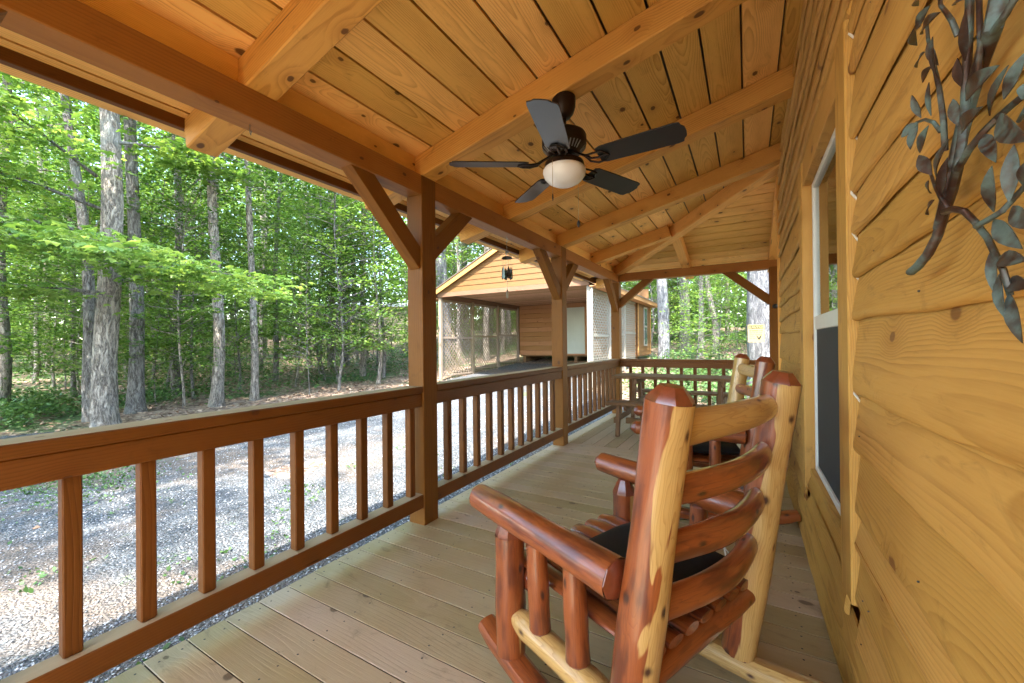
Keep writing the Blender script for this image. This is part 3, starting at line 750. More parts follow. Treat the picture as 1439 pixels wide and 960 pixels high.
# ceiling planks (run along y), clipped at the hip
m = MB(); up = Vector((-.24, 0, 1)).normalized()
edges = [-2.62]+[-2.42+.2*k for k in range(15)]
edges = [-2.62, -2.42, -2.22, -2.02, -1.811, -1.621, -1.423, -1.221, -1.024, -.823, -.62, -.414, -.214, -.014, .193, .40]
def hip_y(x): return 6.99-(x+1.95)*1.03 if x > -2.0 else 7.04
for a, b in zip(edges, edges[1:]):
    xm = (a+b)/2; z = Z(xm)+.157+.011
    ga = .006+random.random()*.003
    y1a, y1b = hip_y(a)+.05, hip_y(b)+.05
    cuts = [-1.6]+sorted(random.uniform(-1, 6) for _ in range(0))
    L0, L1 = -1.6, None
    w = (b-a)-ga
    vs, gc = [], []
    for (yy_a, yy_b) in ((-1.6, -1.6), (y1a, y1b)):
        for (dx, dz) in ((-w/2, -.011), (w/2, -.011), (w/2, .011), (-w/2, .011)):
            yv = yy_a if dx < 0 else yy_b
            p = Vector((xm, yv, z))+Vector((1, 0, .24)).normalized()*dx+up*dz
            vs.append(p); gc.append((yv, dx, dz))
    m.add(vs, [(0, 1, 2, 3), (4, 7, 6, 5), (0, 4, 5, 1), (1, 5, 6, 2), (2, 6, 7, 3), (3, 7, 4, 0)], gc)
# planks of the end slope (run along x)
ye = 7.62; k = 0
while ye > 4.65:
    ya, yb = ye-.193, ye; ym = (ya+yb)/2; z = endz(ym)+.157+.011
    xa = -1.95-(ya-6.99)/1.03; xb = -1.95-(yb-6.99)/1.03
    xa = max(xa, -2.6)+.03; xb = max(xb, -2.6)+.03
    vs, gc = [], []
    up2 = Vector((0, .232, 1)).normalized(); al = Vector((0, 1, -.232)).normalized()
    for end in (0, 1):
        for (dy, dz) in ((-.094, -.011), (.094, -.011), (.094, .011), (-.094, .011)):
            xv = (xa if dy < 0 else xb) if end == 0 else 2.9
            vs.append(Vector((xv, ym, z))+al*dy+up2*dz); gc.append((xv, dy, dz))
    m.add(vs, [(0, 1, 2, 3), (4, 7, 6, 5), (0, 4, 5, 1), (1, 5, 6, 2), (2, 6, 7, 3), (3, 7, 4, 0)], gc)
    ye -= .2
m.build('ceiling_planks', M['ceil'], cabin)
# closing trims where rafters meet the header (blocking strips over the beam)
m = MB()
m.box((-1.99, -1.6, 2.3615), (-1.95, 6.95, 2.50), 'y')
m.build('blocking_board', M['ceil'], cabin)
# fascia and roof
m = MB(); m.box((-2.50, -1.6, 2.325), (-2.462, 7.45, 2.50), 'y'); m.box((-2.46, 7.44, 2.325), (2.9, 7.478, 2.47), 'x')
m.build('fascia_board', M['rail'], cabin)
m = MB()
def slab(pts, th=.03, mi=0):
    n = len(pts); vs = [Vector(p) for p in pts]+[Vector(p)+Vector((0, 0, th)) for p in pts]
    m.add(vs, [tuple(range(n))[::-1], tuple(range(n, 2*n))]+[(j, (j+1) % n, (j+1) % n+n, j+n) for j in range(n)], mi=mi)
zr = lambda x: Z(x)+.205
slab([(-2.56, -1.7, zr(-2.56)), (.5, -1.7, zr(.5)), (.5, 4.5, zr(.5)), (-2.56, 7.55, zr(-2.56))])
slab([(-2.56, 7.55, zr(-2.56)), (.5, 4.5, zr(.5)), (3.0, 4.5, zr(.5)), (3.0, 7.55, zr(-2.56))])
slab([(.3, -6.2, 3.15), (3.6, -6.2, 4.4), (3.6, 5.1, 4.4), (.3, 5.1, 3.15)], .05); slab([(3.6, -6.2, 4.4), (7.2, -6.2, 3.1), (7.2, 5.1, 3.1), (3.6, 5.1, 4.4)], .05)
m.build('roof', M['roofmetal'], cabin)

# railings
def railing(axis, a, b, c, name='railing', bal=None, inner=1):
    """axis 'y': runs along y from a to b, inner face at c"""
    root = empty(name); root.parent = cabin
    def B(lo, hi, u0, u1, z0, z1, mb, grain=None, ch=.004):
        if axis == 'y': mb.box((lo, u0, z0), (hi, u1, z1), grain or 'y', ch=ch)
        else: mb.box((u0, lo, z0), (u1, hi, z1), grain or 'x', ch=ch)
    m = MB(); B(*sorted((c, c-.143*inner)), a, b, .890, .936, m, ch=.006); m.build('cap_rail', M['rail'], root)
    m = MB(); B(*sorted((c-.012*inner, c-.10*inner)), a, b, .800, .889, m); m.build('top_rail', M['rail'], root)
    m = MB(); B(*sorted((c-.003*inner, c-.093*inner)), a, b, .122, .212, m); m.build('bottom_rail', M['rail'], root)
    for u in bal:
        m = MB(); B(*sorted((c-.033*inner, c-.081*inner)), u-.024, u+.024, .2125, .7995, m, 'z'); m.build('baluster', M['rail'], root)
    return root
railing('y', PY[0]+.141, PY[1]-.001, XI-.002, bal=[.046-.196+.196*k for k in range(12) if .046-.196+.196*k < 2.03])
railing('y', -1.5, PY[0]-.001, XI-.002, bal=[-1.4+.196*k for k in range(6)])
railing('y', PY[1]+.141, PY[2]-.001, XI-.002, bal=[2.395+.189*k for k in range(11)])
railing('y', PY[2]+.141, PY[3]-.001, XI-.002, bal=[4.78+.2*k for k in range(11)])
railing('x', -1.886, .276, 6.93, bal=[-1.72+.2*k for k in range(10)], inner=-1)
railing('x', .417, 2.549, 6.93, bal=[.6+.2*k for k in range(10)], inner=-1)

# wall: sheathing with window opening
WY0, WY1, WZ0, WZ1 = 1.735, 2.70, .53, 2.055
m = MB(); a, b = .325, .43
m.box((a, -6, -.3), (b, WY0, 3.05), 'y'); m.box((a, WY1, -.3), (b, 4.80, 3.05), 'y'); m.box((a, WY0, -.3), (b, WY1, WZ0), 'y'); m.box((a, WY0, WZ1), (b, WY1, 3.05), 'y')
m.box((.43, 4.70, -.3), (7, 4.80, 3.05), 'x'); m.box((.43, -6, -.3), (7, -5.9, 3.05), 'x'); m.box((6.9, -5.9, -.3), (7.0, 4.7, 3.05), 'y')
m.box((.44, -5.9, -.02), (6.9, 4.7, 0), 'x'); m.box((1.6, 1.4, 0), (1.64, 3.2, 2.4), 'z')
m.build('wall_sheathing', M['beam'], cabin)
# wavy live edge siding
ZE = [0.02, .16, .30, .43, .59, .70, .88, 1.05, 1.27, 1.41, 1.53, 1.65, 1.81, 2.02, 2.13, 2.26, 2.37, 2.49, 2.60, 2.72, 2.83, 2.94, 3.06]
def course_fn(i):
    rs = random.Random(900+i); ph = [rs.random()*9 for _ in range(6)]
    tilt = rs.uniform(-.006, .006)
    amp = .0062 if ZE[i] > .4 else .005
    if i in (0,): amp = 0
    def f(y): return ZE[i]+amp*(math.sin(y*1.9+ph[0])+.6*math.sin(y*4.3+ph[1])+.35*math.sin(y*9+ph[2])+.15*math.sin(y*23+ph[3]))+tilt*(y-2)
    return f
FN = [course_fn(i) for i in range(len(ZE))]
def siding(i, y0, y1, mb, zlo=None, zhi=None, face=1):
    f, g = FN[i], FN[i+1]; step = .03 if y0 < 3 else .06
    n = max(2, int((y1-y0)/step)); rnd = random.Random(i*7+int(y0*3)).random(); rs_ = random.Random(i).random()*50
    prof = [(.0, .014, 0), (.0, .005, .003), (.03, .001, .010), (.09, .0005, .026), (.2, .0025, .06), (.45, .008, 0), (.75, .015, 0), (1, .021, 0), (1.0, .026, 0)]
    vs, gc = [], []
    for k in range(n+1):
        y = y0+(y1-y0)*k/n; zb, zt = f(y), g(y)+.02
        if zlo is not None: zb = max(zb, zlo)
        if zhi is not None: zt = min(zt, zhi)
        h = zt-zb
        edge = mnoise.noise(Vector((y*5, rs_, 0)))*.007
        for j, (s, dx, rr_) in enumerate(prof):
            z = zb+h*s if j > 3 else zb+rr_
            if h < .02: z = zb+h*s
            bulge = .004*mnoise.noise(Vector((y*2.2, z*6, rs_)))*(1 if j < 8 else 0)
            vs.append((.292+dx-.022+bulge+(edge if j < 4 else 0)*.5, y, z)); gc.append((y, z-ZE[i]-.08, dx))
    P_ = len(prof); fs = [(k*P_+j, k*P_+j+1, (k+1)*P_+j+1, (k+1)*P_+j) for k in range(n) for j in range(P_-1)]
    fs.append(tuple(range(P_))); fs.append(tuple(n*P_+j for j in range(P_))[::-1])
    mb.add(vs, fs, gc, rnd, 0, True)
m = MB()
TY0, TY1, TZ0, TZ1 = 1.575, 2.86, .418, 2.19
for i in range(len(ZE)-1):
    lo, hi = ZE[i], ZE[i+1]
    if hi < TZ0-.02 or lo > TZ1: siding(i, -1.6, 4.79, m)
    else:
        siding(i, -1.6, TY0-.006, m); siding(i, TY1+.006, 4.79, m)
        if lo < TZ0+.06: siding(i, TY0+.165, TY1-.145, m, zhi=WZ0-.035)
        if hi > TZ1: siding(i, TY0-.005, TY1+.005, m, zlo=TZ1+.003)
for _ in range(120): # nail heads
    i = random.randrange(1, 20); y = random.uniform(.5, 4.6)
    if TY0-.05 < y < TY1+.05: continue
    z = ZE[i]+(ZE[i+1]-ZE[i])*random.uniform(.2, .4); q = random.uniform(.0010, .0018)
    m.box((.2712, y-q, z-q), (.2775, y+q, z+q), 'x', ch=.001, mi=1)
sd_ = m.build('siding', [M['siding'], M['screw']], cabin, sharp=50)
for (yy_, s) in ((TY0-.004, -1), (TY1+.004, 1)):
    m = MB(); pts = []
    z = TZ0+.01; k = 0
    while z < TZ1-.02:
        i = max(0, np.searchsorted(ZE, z)-1); fr_ = (z-ZE[i])/(ZE[i+1]-ZE[i])
        pts.append((.275+.022*fr_+random.uniform(-.002, .002), yy_+s*.002, z)); z += .03
    m.tube(pts, [.0035*random.uniform(.6, 1.3) for _ in pts], n=6); m.build('caulk_bead', M['caulk'], cabin)
m = MB(); m.box((.262, 4.795, 0), (.43, 4.835, 3.05), 'z'); m.build('corner_board', M['beam'], cabin)
# window
win = empty('window'); win.parent = cabin
m = MB()
m.box((.262, TY0, TZ0), (.324, TY0+.155, TZ1), 'z', ch=.004); m.box((.262, TY1-.14, TZ0), (.324, TY1, TZ1), 'z', ch=.004)
m.box((.268, TY0+.156, WZ1+.002), (.324, TY1-.141, TZ1-.002), 'y'); m.box((.285, TY0+.156, WZ0-.032), (.324, TY1-.141, WZ0-.002), 'y')
m.build('casing', M['siding'], win)
m = MB(); fw_ = .03
m.box((.306, WY0, WZ0), (.37, WY0+fw_, WZ1), 'z'); m.box((.306, WY1-fw_, WZ0), (.37, WY1, WZ1), 'z')
m.box((.306, WY0+fw_, WZ0), (.37, WY1-fw_, WZ0+fw_), 'y'); m.box((.306, WY0+fw_, WZ1-fw_), (.37, WY1-fw_, WZ1), 'y')
m.box((.309, WY0+fw_, 1.275), (.362, WY1-fw_, 1.345), 'y')
m.build('frame', M['vinyl'], win)
m = MB(); m.box((.320, WY0+fw_-.005, 1.34), (.323, WY1-fw_+.005, WZ1-fw_+.005), 'y', ch=.0005); m.box((.330, WY0+fw_-.005, WZ0+fw_-.005), (.333, WY1-fw_+.005, 1.28), 'y', ch=.0005); m.build('glass_pane', M['glass'], win)
m = MB(); m.box((.316, WY0+fw_, WZ0+fw_), (.318, WY1-fw_, 1.2745), 'y', ch=.0002); m.build('insect_screen', M['screen'], win)
m = MB()
m.box((.262, 3.79-.037, .325), (.270, 3.79+.037, .445), 'z', ch=.003); m.box((.256, 3.79-.017, .345), (.264, 3.79+.017, .375), 'z'); m.box((.256, 3.79-.017, .395), (.264, 3.79+.017, .425), 'z')
m.build('outlet_cover', M['outlet'], cabin)
m = MB(); m.lathe([(.03, 0), (.035, .01), (.03, .03), (.012, .045)], (0, 0, 0), n=16); o = m.build('porch_hook', M['black'], cabin); o.location = (.345, 6.919, 1.71); o.rotation_euler = (R_(90), 0, 0)

# ------------------------------------------------------------------ ceiling fan
FX, FY = -.888, 2.15
fan = empty('ceiling_fan', (FX, FY, 2.28), 0, 'dark bronze five blade ceiling fan with white bowl light under the rafters', 'ceiling fan')
m = MB(); m.lathe([(.02, .205), (.035, .21), (.055, .235), (.066, .27), (.068, .315), (.066, .325)]); m.build('canopy', M['iron'], fan)
m = MB(); m.lathe([(.014, .13), (.014, .215), (.013, .22)]); m.lathe([(.024, .125), (.03, .135), (.03, .15), (.022, .165), (.015, .17)]); m.build('downrod', M['iron'], fan)
m = MB(); m.lathe([(.03, -.005), (.085, .0), (.09, .012), (.108, .03), (.122, .045), (.125, .058), (.125, .10), (.12, .112), (.10, .124), (.05, .132), (.02, .134)], n=48)
for k in range(36):
    if k % 7 == 0: continue
    a = 2*math.pi*k/36; c0 = Vector((math.cos(a), math.sin(a), 0))
    m.beam(c0*.092+Vector((0, 0, .011)), c0*.121+Vector((0, 0, .042)), .006, .005, ch=.001, mi=1)
m.build('motor_housing', [M['iron'], M['steel']], fan)
for k in range(5):
    a = R_(-4+72*k); ca, sa = math.cos(a), math.sin(a)
    def PT(r, s, z): return (ca*r-sa*s, sa*r+ca*s, z)
    m = MB(); tl = -math.tan(R_(13)); 
    out = [(.205, -.052), (.23, -.064), (.40, -.068), (.60, -.071), (.625, -.066), (.632, -.045), (.645, -.03), (.648, 0), (.645, .03), (.632, .045), (.625, .066), (.60, .071), (.40, .068), (.23, .064), (.205, .052)]
    n = len(out); zz = lambda s: -.056+s*tl
    vs = [PT(r, s, zz(s)) for r, s in out]+[PT(r, s, zz(s)+.006) for r, s in out]
    m.add(vs, [tuple(range(n))[::-1], tuple(range(n, 2*n))]+[(j, (j+1) % n, (j+1) % n+n, j+n) for j in range(n)], [(r, s, 0) for r, s in out]*2)
    m.build('blade', M['blade'], fan)
    m = MB()
    m.beam(PT(.06, 0, .004), PT(.16, 0, -.054), .03, .008)
    for sgn in (-1, 1):
        m.tube([PT(.12, 0, -.03), PT(.15, .028*sgn, -.055+.028*sgn*tl), PT(.19, .042*sgn, -.063+.042*sgn*tl), PT(.235, .036*sgn, -.063+.036*sgn*tl), PT(.262, 0, -.063)], .0055, n=8)
    m.tube([PT(.15, 0, -.056), PT(.2, 0, -.064), PT(.262, 0, -.063)], .006, n=8)
    m.build('blade_arm', [M['iron']], fan)
m = MB(); m.lathe([(.04, -.004), (.06, -.02), (.075, -.03), (.108, -.045), (.112, -.062), (.112, -.078), (.10, -.08)], n=40); m.build('light_fitter', M['iron'], fan)
m = MB(); m.lathe([(.108, -.07), (.119, -.082), (.121, -.098), (.112, -.125), (.09, -.15), (.06, -.166), (.03, -.174), (.001, -.176)], n=40); m.build('light_bowl', M['glassbowl'], fan)
for (dx, dy, L, r) in ((.045, .10, .27, .009), (-.02, -.118, .17, .004)):
    m = MB(); m.tube([(dx, dy, -.07), (dx, dy, -.08-L)], .0013, n=6); m.tube([(dx, dy, -.08-L), (dx, dy, -.09-L), (dx, dy, -.105-L), (dx, dy, -.12-L)], [r*.4, r, r*1.1, r*.3], n=8, mi=1)
    m.build('pull_chain', [M['brass'], M['black']], fan)

# ------------------------------------------------------------------ log rocking chairs
def log_tube(m, p0, p1, r0, r1=None, cap=(.018, .018), n=20, bow=None, pinch=None, rough=.08, sq=1, sqd=None, endmi=1, facet=.0, rnd=None):
    """peeled log with chamfered dark ends"""
    p0 = Vector(p0); p1 = Vector(p1); r1 = r1 if r1 is not None else r0; L = (p1-p0).length; a = (p1-p0)/L
    K = max(6, int(L/.03)); pts, rad = [], []
    rnd = random.random() if rnd is None else rnd
    for k in range(K+1):
        t = k/K; q = p0.lerp(p1, t)
        if bow is not None: q = q+Vector(bow)*math.sin(math.pi*t)
        pts.append(q); rad.append((r0+(r1-r0)*t)*(1+.03*math.sin(t*9+rnd*20)))
    if pinch: # tapered tenons
        for k in range(K+1):
            d = min(k/K*L, (1-k/K)*L)
            if d < pinch: rad[k] *= .68+.32*(d/pinch)
    m.tube(pts, rad, n=n, rnd=rnd, caps=False, rough=rough, squash=sq, sqdir=sqd, facet=facet)
    for (P_, d, r, c) in ((pts[0], (pts[0]-pts[1]).normalized(), rad[0], cap[0]), (pts[-1], (pts[-1]-pts[-2]).normalized(), rad[-1], cap[1])):
        if c <= 0: c = .003
        m.tube([P_-d*.002, P_+d*c*.15, P_+d*c], [r*1.006, r*.98, r*.52], n=8, mi=endmi, smooth=False, squash=sq, sqdir=sqd, rnd=rnd)
LM = [M['log'], M['log_end']]
def pick(ang, level):     # a seed that puts the pale sapwood on a chosen side and in a chosen amount
    best = min((abs(((k/4000*3.1) % 1)-(ang % 1))+1.5*abs(((k/4000*5.3) % 1)-level), k/4000) for k in range(4000)); return best[1]

def make_chair(seed, far=0):
    random.seed(seed)
    t = empty('rocking_chair')
    def one(name, fn): m = MB(); fn(m); return m.build(name, LM, t, sharp=32)
    for s in (1, -1):
        y = .33*s
        def rk(m):
            pts = []
            for k in range(15):
                x = .66-.98*k/14; pts.append((x, y, .045+.30*(x-.17)**2))
            m.tube(pts, [.040]+[.046]*13+[.038], n=14, rnd=pick(.3, .22 if s == 1 else .8), facet=.06, rough=.05, squash=.85, sqdir=(0, 0, 1))
        one('rocker', rk)
        one('back_post', lambda m: log_tube(m, (0, y, .10), (-.148, y, 1.08), .060, .056, cap=(.02, .036), rnd=pick(.644, (.53 if s == 1 else .60) if not far else (.35 if s == 1 else .97))))
        one('front_post', lambda m: log_tube(m, (.50, y, .105), (.50, y, .525), .055, .052, cap=(.03, .062), rnd=pick(.6, .22 if s == 1 else .6)))
        one('armrest', lambda m: log_tube(m, (-.012, y+.035*s, .605), (.655, y+.03*s, .625), .053, .047, cap=(.012, .03), facet=.02, rnd=pick(.2, .12 if s == 1 else .2)))
        one('side_rail', lambda m: log_tube(m, (.46, y, .245), (.03, y, .225), .042, .046, pinch=.05, cap=(.004, .004), rnd=pick(.2, .95 if s == 1 else .5)))
        for x in (.325, .155): one('spindle', lambda m: log_tube(m, (x, y+.008*s, .285), (x, y+.022*s, .565), .036, .034, cap=(.022, .015), rnd=pick(.45, .15 if x > .2 else .42)))
    one('front_rail', lambda m: log_tube(m, (.46, .28, .36), (.46, -.28, .36), .042, rnd=pick(.1, .3)))
    one('rear_rail', lambda m: log_tube(m, (-.035, .28, .335), (-.035, -.28, .335), .045, sq=.8, sqd=(0, 0, 1), rnd=pick(.1, .15)))
    for k in range(7):
        y = -.255+.085*k
        def slat(m):
            pts = [(.575, y, .40), (.565, y, .408), (.5, y, .416), (.3, y, .405), (.1, y, .392), (-.06, y, .385)]
            m.tube(pts, [.028, .037, .0405, .0405, .0405, .037], n=16, squash=.42, sqdir=(0, 0, 1), rough=.04, rnd=pick(.25, .1+.12*(k % 3)))
        one('seat_slat', slat)
    for i, (z, r) in enumerate(((1.0, .046), (.845, .041), (.685, .043), (.525, .043))):
        x = -.148*(z-.1)/.97+.012
        one('back_slat', lambda m: log_tube(m, (x, .315, z), (x, -.315, z), r, r*.96, cap=(.01, .01), bow=(-.055 if i else -.02, 0, 0), pinch=.06, sq=.72, sqd=(1, 0, 0), rnd=pick((.25, .95, .6, .4)[i], (.9, .42, .12, .38)[i])))
    return t
ch1 = make_chair(41); ch1.location = (-.170, 1.392, 0); ch1.rotation_euler = (0, 0, R_(157)); tag(ch1, 'large log rocking chair nearest the camera, seen from behind', 'rocking chair', 'log rocking chairs on the porch')
ch2 = make_chair(42, 1); ch2.location = (-.116, 3.385, 0); ch2.rotation_euler = (0, 0, R_(192)); tag(ch2, 'smaller looking log rocking chair farther along the wall, before the picnic table', 'rocking chair', 'log rocking chairs on the porch')
random.seed(99)
def cushion(ch, label):
    t = empty('seat_cushion', ch.location, ch.rotation_euler.z, label, 'cushion', 'black cushions on the rocking chairs'); t.location.z = 0
    def pad(name, c, sx_, sy_, th, ry):
        m = MB(); n = 16; vs, fs = [], []
        for sgn in (1, -1):
            for i in range(n+1):
                for j in range(n+1):
                    u, v = i/n*2-1, j/n*2-1
                    e = (1-abs(u)**3.5)*(1-abs(v)**3.5); h = th*(max(0, e)**.45)*sgn*.5*(1+.12*mnoise.noise(Vector((u*3, v*3, sgn+c[0]))))
                    x, y, z = u*sx_/2*(1-.03*abs(v)), v*sy_/2*(1-.03*abs(u)), h
                    vs.append((c[0]+x*math.cos(ry)+z*math.sin(ry), c[1]+y, c[2]-x*math.sin(ry)+z*math.cos(ry)))
        N1 = (n+1)**2
        for b in (0, N1):
            for i in range(n):
                for j in range(n): fs.append((b+i*(n+1)+j, b+(i+1)*(n+1)+j, b+(i+1)*(n+1)+j+1, b+i*(n+1)+j+1))
        m.add(vs, fs, smooth=True); return m.build(name, M['cloth'], t)
    pad('pad', (.17, 0, .462), .42, .50, .075, 0)
    m = MB()
    for s in (.2, -.2): m.tube([(-.02, s, .45), (-.045, s+.01, .50), (-.03, s+.03, .53), (-.05, s+.05, .49), (-.04, s+.07, .44)], .003, n=6)
    m.build('tie', M['white_tie'], t)
    return t
cushion(ch1, 'black seat cushion tied on the nearest log rocking chair')
c2 = cushion(ch2, 'black seat cushion on the farther log rocking chair')

# ------------------------------------------------------------------ picnic table
tb = empty('picnic_table', (-.9, 6.05, 0), 0, 'weathered brown picnic table with attached benches before the end railing', 'picnic table')
def tpart(name, fn):
    m = MB(); fn(m); return m.build(name, M['table'], tb)
def top(m):
    for k in range(5): m.box((-.79, -.30+.124*k, .705), (.86, -.30+.124*k+.119, .742), 'x', ch=.005)
tpart('table_top', top)
for s, yb in ((-1, -.90), (1, .60)):
    def bench(m):
        for k in range(2): m.box((-.70, yb+.14*k, .415), (.80, yb+.14*k+.134, .45), 'x', ch=.005)
    tpart('bench_seat', bench)
for x in (-.50, .58):
    for s in (-1, 1):
        tpart('leg', lambda m: m.beam((x, .30*s, 0), (x, .14*s, .704), .045, .09, up=(0, 1, 0)))
        tpart('bench_leg', lambda m: m.beam((x-.07, .80*s, 0), (x-.07, .72*s, .414), .045, .07, up=(0, 1, 0)))
    tpart('cross_beam', lambda m: m.box((x+.024, -.86, .345), (x+.062, .86, .413), 'y'))
    tpart('stretcher', lambda m: m.box((x-.12, -.80, .17), (x-.093, .80, .24), 'y'))
    tpart('top_cleat', lambda m: m.box((x+.024, -.29, .635), (x+.062, .30, .7045), 'y'))
tpart('long_stretcher', lambda m: m.box((-.475, -.755, .17), (.46, -.72, .245), 'x'))

# ------------------------------------------------------------------ wind chime and hooks
wc = empty('wind_chime', (-1.95, 3.30, 2.228), 0, 'green glass wind chime hanging from the porch beam before the garage gable', 'wind chime')
m = MB(); m.tube([(0, 0, 0), (0, 0, -.30)], .0018, n=5); m.tube([(0, 0, -.02), (.012, 0, -.03), (.012, 0, -.05), (0, 0, -.06), (-.010, 0, -.05)], .0025, n=6); m.build('cord', M['chimepale'], wc)
m = MB(); m.lathe([(.018, -.155), (.02, -.152), (.018, -.148)], n=14)
for k in range(5):
    a = k*1.257; m.tube([(0, 0, -.15), (.03*math.cos(a), .03*math.sin(a), -.175), (.045*math.cos(a), .045*math.sin(a), -.20)], .001, n=4)
m.lathe([(.036, -.195), (.05, -.205), (.056, -.212), (.05, -.206), (.036, -.198)], n=9, smooth=False); m.build('top_ring', M['chimedark'], wc)
for k in range(6):
    a = k*1.047+.3; rx, ry = .046*math.cos(a), .046*math.sin(a)
    m = MB(); m.tube([(rx, ry, -.212), (rx, ry, -.30)], .0008, n=4)
    L_ = [(0, -.285), (.008, -.31), (.015, -.35), (.019, -.38), (.014, -.40), (0, -.41), (-.014, -.40), (-.019, -.38), (-.015, -.35), (-.008, -.31)]
    ca, sa = math.cos(a+1.5), math.sin(a+1.5)
    vs = [(rx+u*ca-.002*sa, ry+u*sa+.002*ca, z) for u, z in L_]+[(rx+u*ca+.002*sa, ry+u*sa-.002*ca, z) for u, z in L_]
    m.add(vs, [tuple(range(10)), tuple(range(19, 9, -1))]+[(j, (j+1) % 10, (j+1) % 10+10, j+10) for j in range(10)], mi=k % 2 and 1 or 0)
    m.build('chime_leaf', [M['glassgreen'], M['chimedark']], wc)
m = MB(); m.lathe([(.03, -.375), (.034, -.36), (.03, -.345)], n=16); m.build('clapper', M['chimedark'], wc)
m = MB(); m.tube([(0, 0, -.30), (0, 0, -.50)], .0022, n=5); m.tube([(0, 0, -.50), (0, 0, -.515), (0, 0, -.55), (0, 0, -.575), (0, 0, -.585)], [.004, .012, .017, .017, .006], n=12, squash=.5); m.build('wind_catcher', M['chimepale'], wc)
m = MB(); m.tube([(0, 0, 0), (0, 0, -.035), (.008, 0, -.05), (.012, 0, -.04), (.010, 0, -.03)], .0018, n=6)
o = m.build('beam_hook', M['steel']); o.location = (-1.95, 1.013, 2.227); tag(o, 'small empty metal hook under the porch beam beside the rafter tail', 'hook')

# ------------------------------------------------------------------ metal leaf wall sculpture
art = empty('wall_sculpture', (.262, .9, 1.4), 0, 'bronze and verdigris metal branch with leaves hung on the wavy board wall', 'wall sculpture')
O = Vector(art.location)
def wp(px, py, dx=0): return wallpt(px, py, .245-dx)-O
def kpx(px):  # metres per pixel at that bearing
    p = wallpt(px, 200, .245); return (p-EYE).dot(FW)/F_PX
m = MB()
def stem(pts, r0, r1, dx=0):
    P_ = [wp(x, y, dx+.006*math.sin(i*1.3)) for i, (x, y) in enumerate(pts)]
    m.tube(P_, [r0+(r1-r0)*i/(len(P_)-1) for i in range(len(P_))], n=10, rough=.12)
stem([(1280, 382), (1290, 374), (1304, 357), (1317, 332), (1327, 300), (1338, 268), (1346, 235), (1352, 200), (1356, 150), (1359, 90), (1362, 30), (1364, -40)], .0068, .0042)
stem([(1320, 320), (1330, 280), (1340, 235), (1352, 185), (1366, 130), (1382, 80), (1396, 40), (1405, -5), (1414, -60)], .0075, .009, -.006)
stem([(1327, 298), (1340, 294), (1355, 297), (1370, 312), (1388, 335), (1400, 360), (1410, 380), (1420, 415)], .0045, .0028, .008)
stem([(1346, 238), (1362, 210), (1382, 185), (1402, 165), (1425, 145), (1450, 125), (1480, 100)], .0042, .003, .006)
stem([(1372, 318), (1390, 308), (1408, 297), (1422, 282), (1440, 262), (1465, 235)], .0032, .0022, .008)
stem([(1328, 212), (1326, 170), (1320, 125), (1312, 90), (1304, 55), (1302, 30)], .0036, .0022, .004)
stem([(1346, 50), (1338, 30), (1330, 18), (1322, 8), (1318, -30)], .0034, .0022, .005)
stem([(1375, 105), (1378, 60), (1376, 20), (1375, -40)], .0034, .003, 0)
stem([(1322, 185), (1312, 172), (1300, 168), (1288, 172)], .003, .002, .004)
stem([(1332, 292), (1322, 278), (1314, 262), (1308, 245)], .003, .002, .006)
stem([(1395, 45), (1412, 22), (1425, 0), (1440, -20)], .004, .003, 0)
stem([(1455, 110), (1444, 150), (1432, 170)], .0028, .002, .006)
m.build('stems', M['bronze'], art)
LEAVES = [((1357, 140), (1403, 92), 30), ((1352, 186), (1380, 150), 24), ((1356, 86), (1357, 14), 11), ((1350, 122), (1345, 82), 13), ((1346, 177), (1339, 139), 15), ((1315, 108), (1310, 52), 10), ((1296, 48), (1321, 17), 18), ((1287, 42), (1306, 8), 16), ((1288, 64), (1284, 40), 14), ((1288, 95), (1299, 73), 14), ((1296, 116), (1308, 93), 14), ((1308, 163), (1305, 116), 9), ((1294, 166), (1281, 134), 10), ((1290, 172), (1266, 193), 16), ((1289, 174), (1279, 210), 13), ((1304, 177), (1292, 215), 14), ((1309, 246), (1291, 218), 17), ((1315, 248), (1333, 196), 12), ((1323, 275), (1331, 222), 14), ((1308, 272), (1304, 254), 10), ((1304, 302), (1312, 281), 14), ((1390, 163), (1416, 92), 15), ((1410, 140), (1442, 72), 18), ((1404, 163), (1446, 198), 34), ((1384, 188), (1399, 228), 18), ((1396, 298), (1393, 234), 20), ((1418, 285), (1425, 203), 20), ((1438, 262), (1440, 228), 14), ((1396, 308), (1436, 350), 26), ((1422, 290), (1450, 322), 26), ((1402, 364), (1442, 366), 26), ((1414, 396), (1446, 404), 26), ((1392, 352), (1397, 412), 13), ((1404, 385), (1411, 446), 15), ((1418, 410), (1436, 482), 18), ((1342, 6), (1362, -6), 14), ((1290, 8), (1303, -14), 16), ((1436, 140), (1452, 112), 24), ((1318, 92), (1303, 60), 12)]
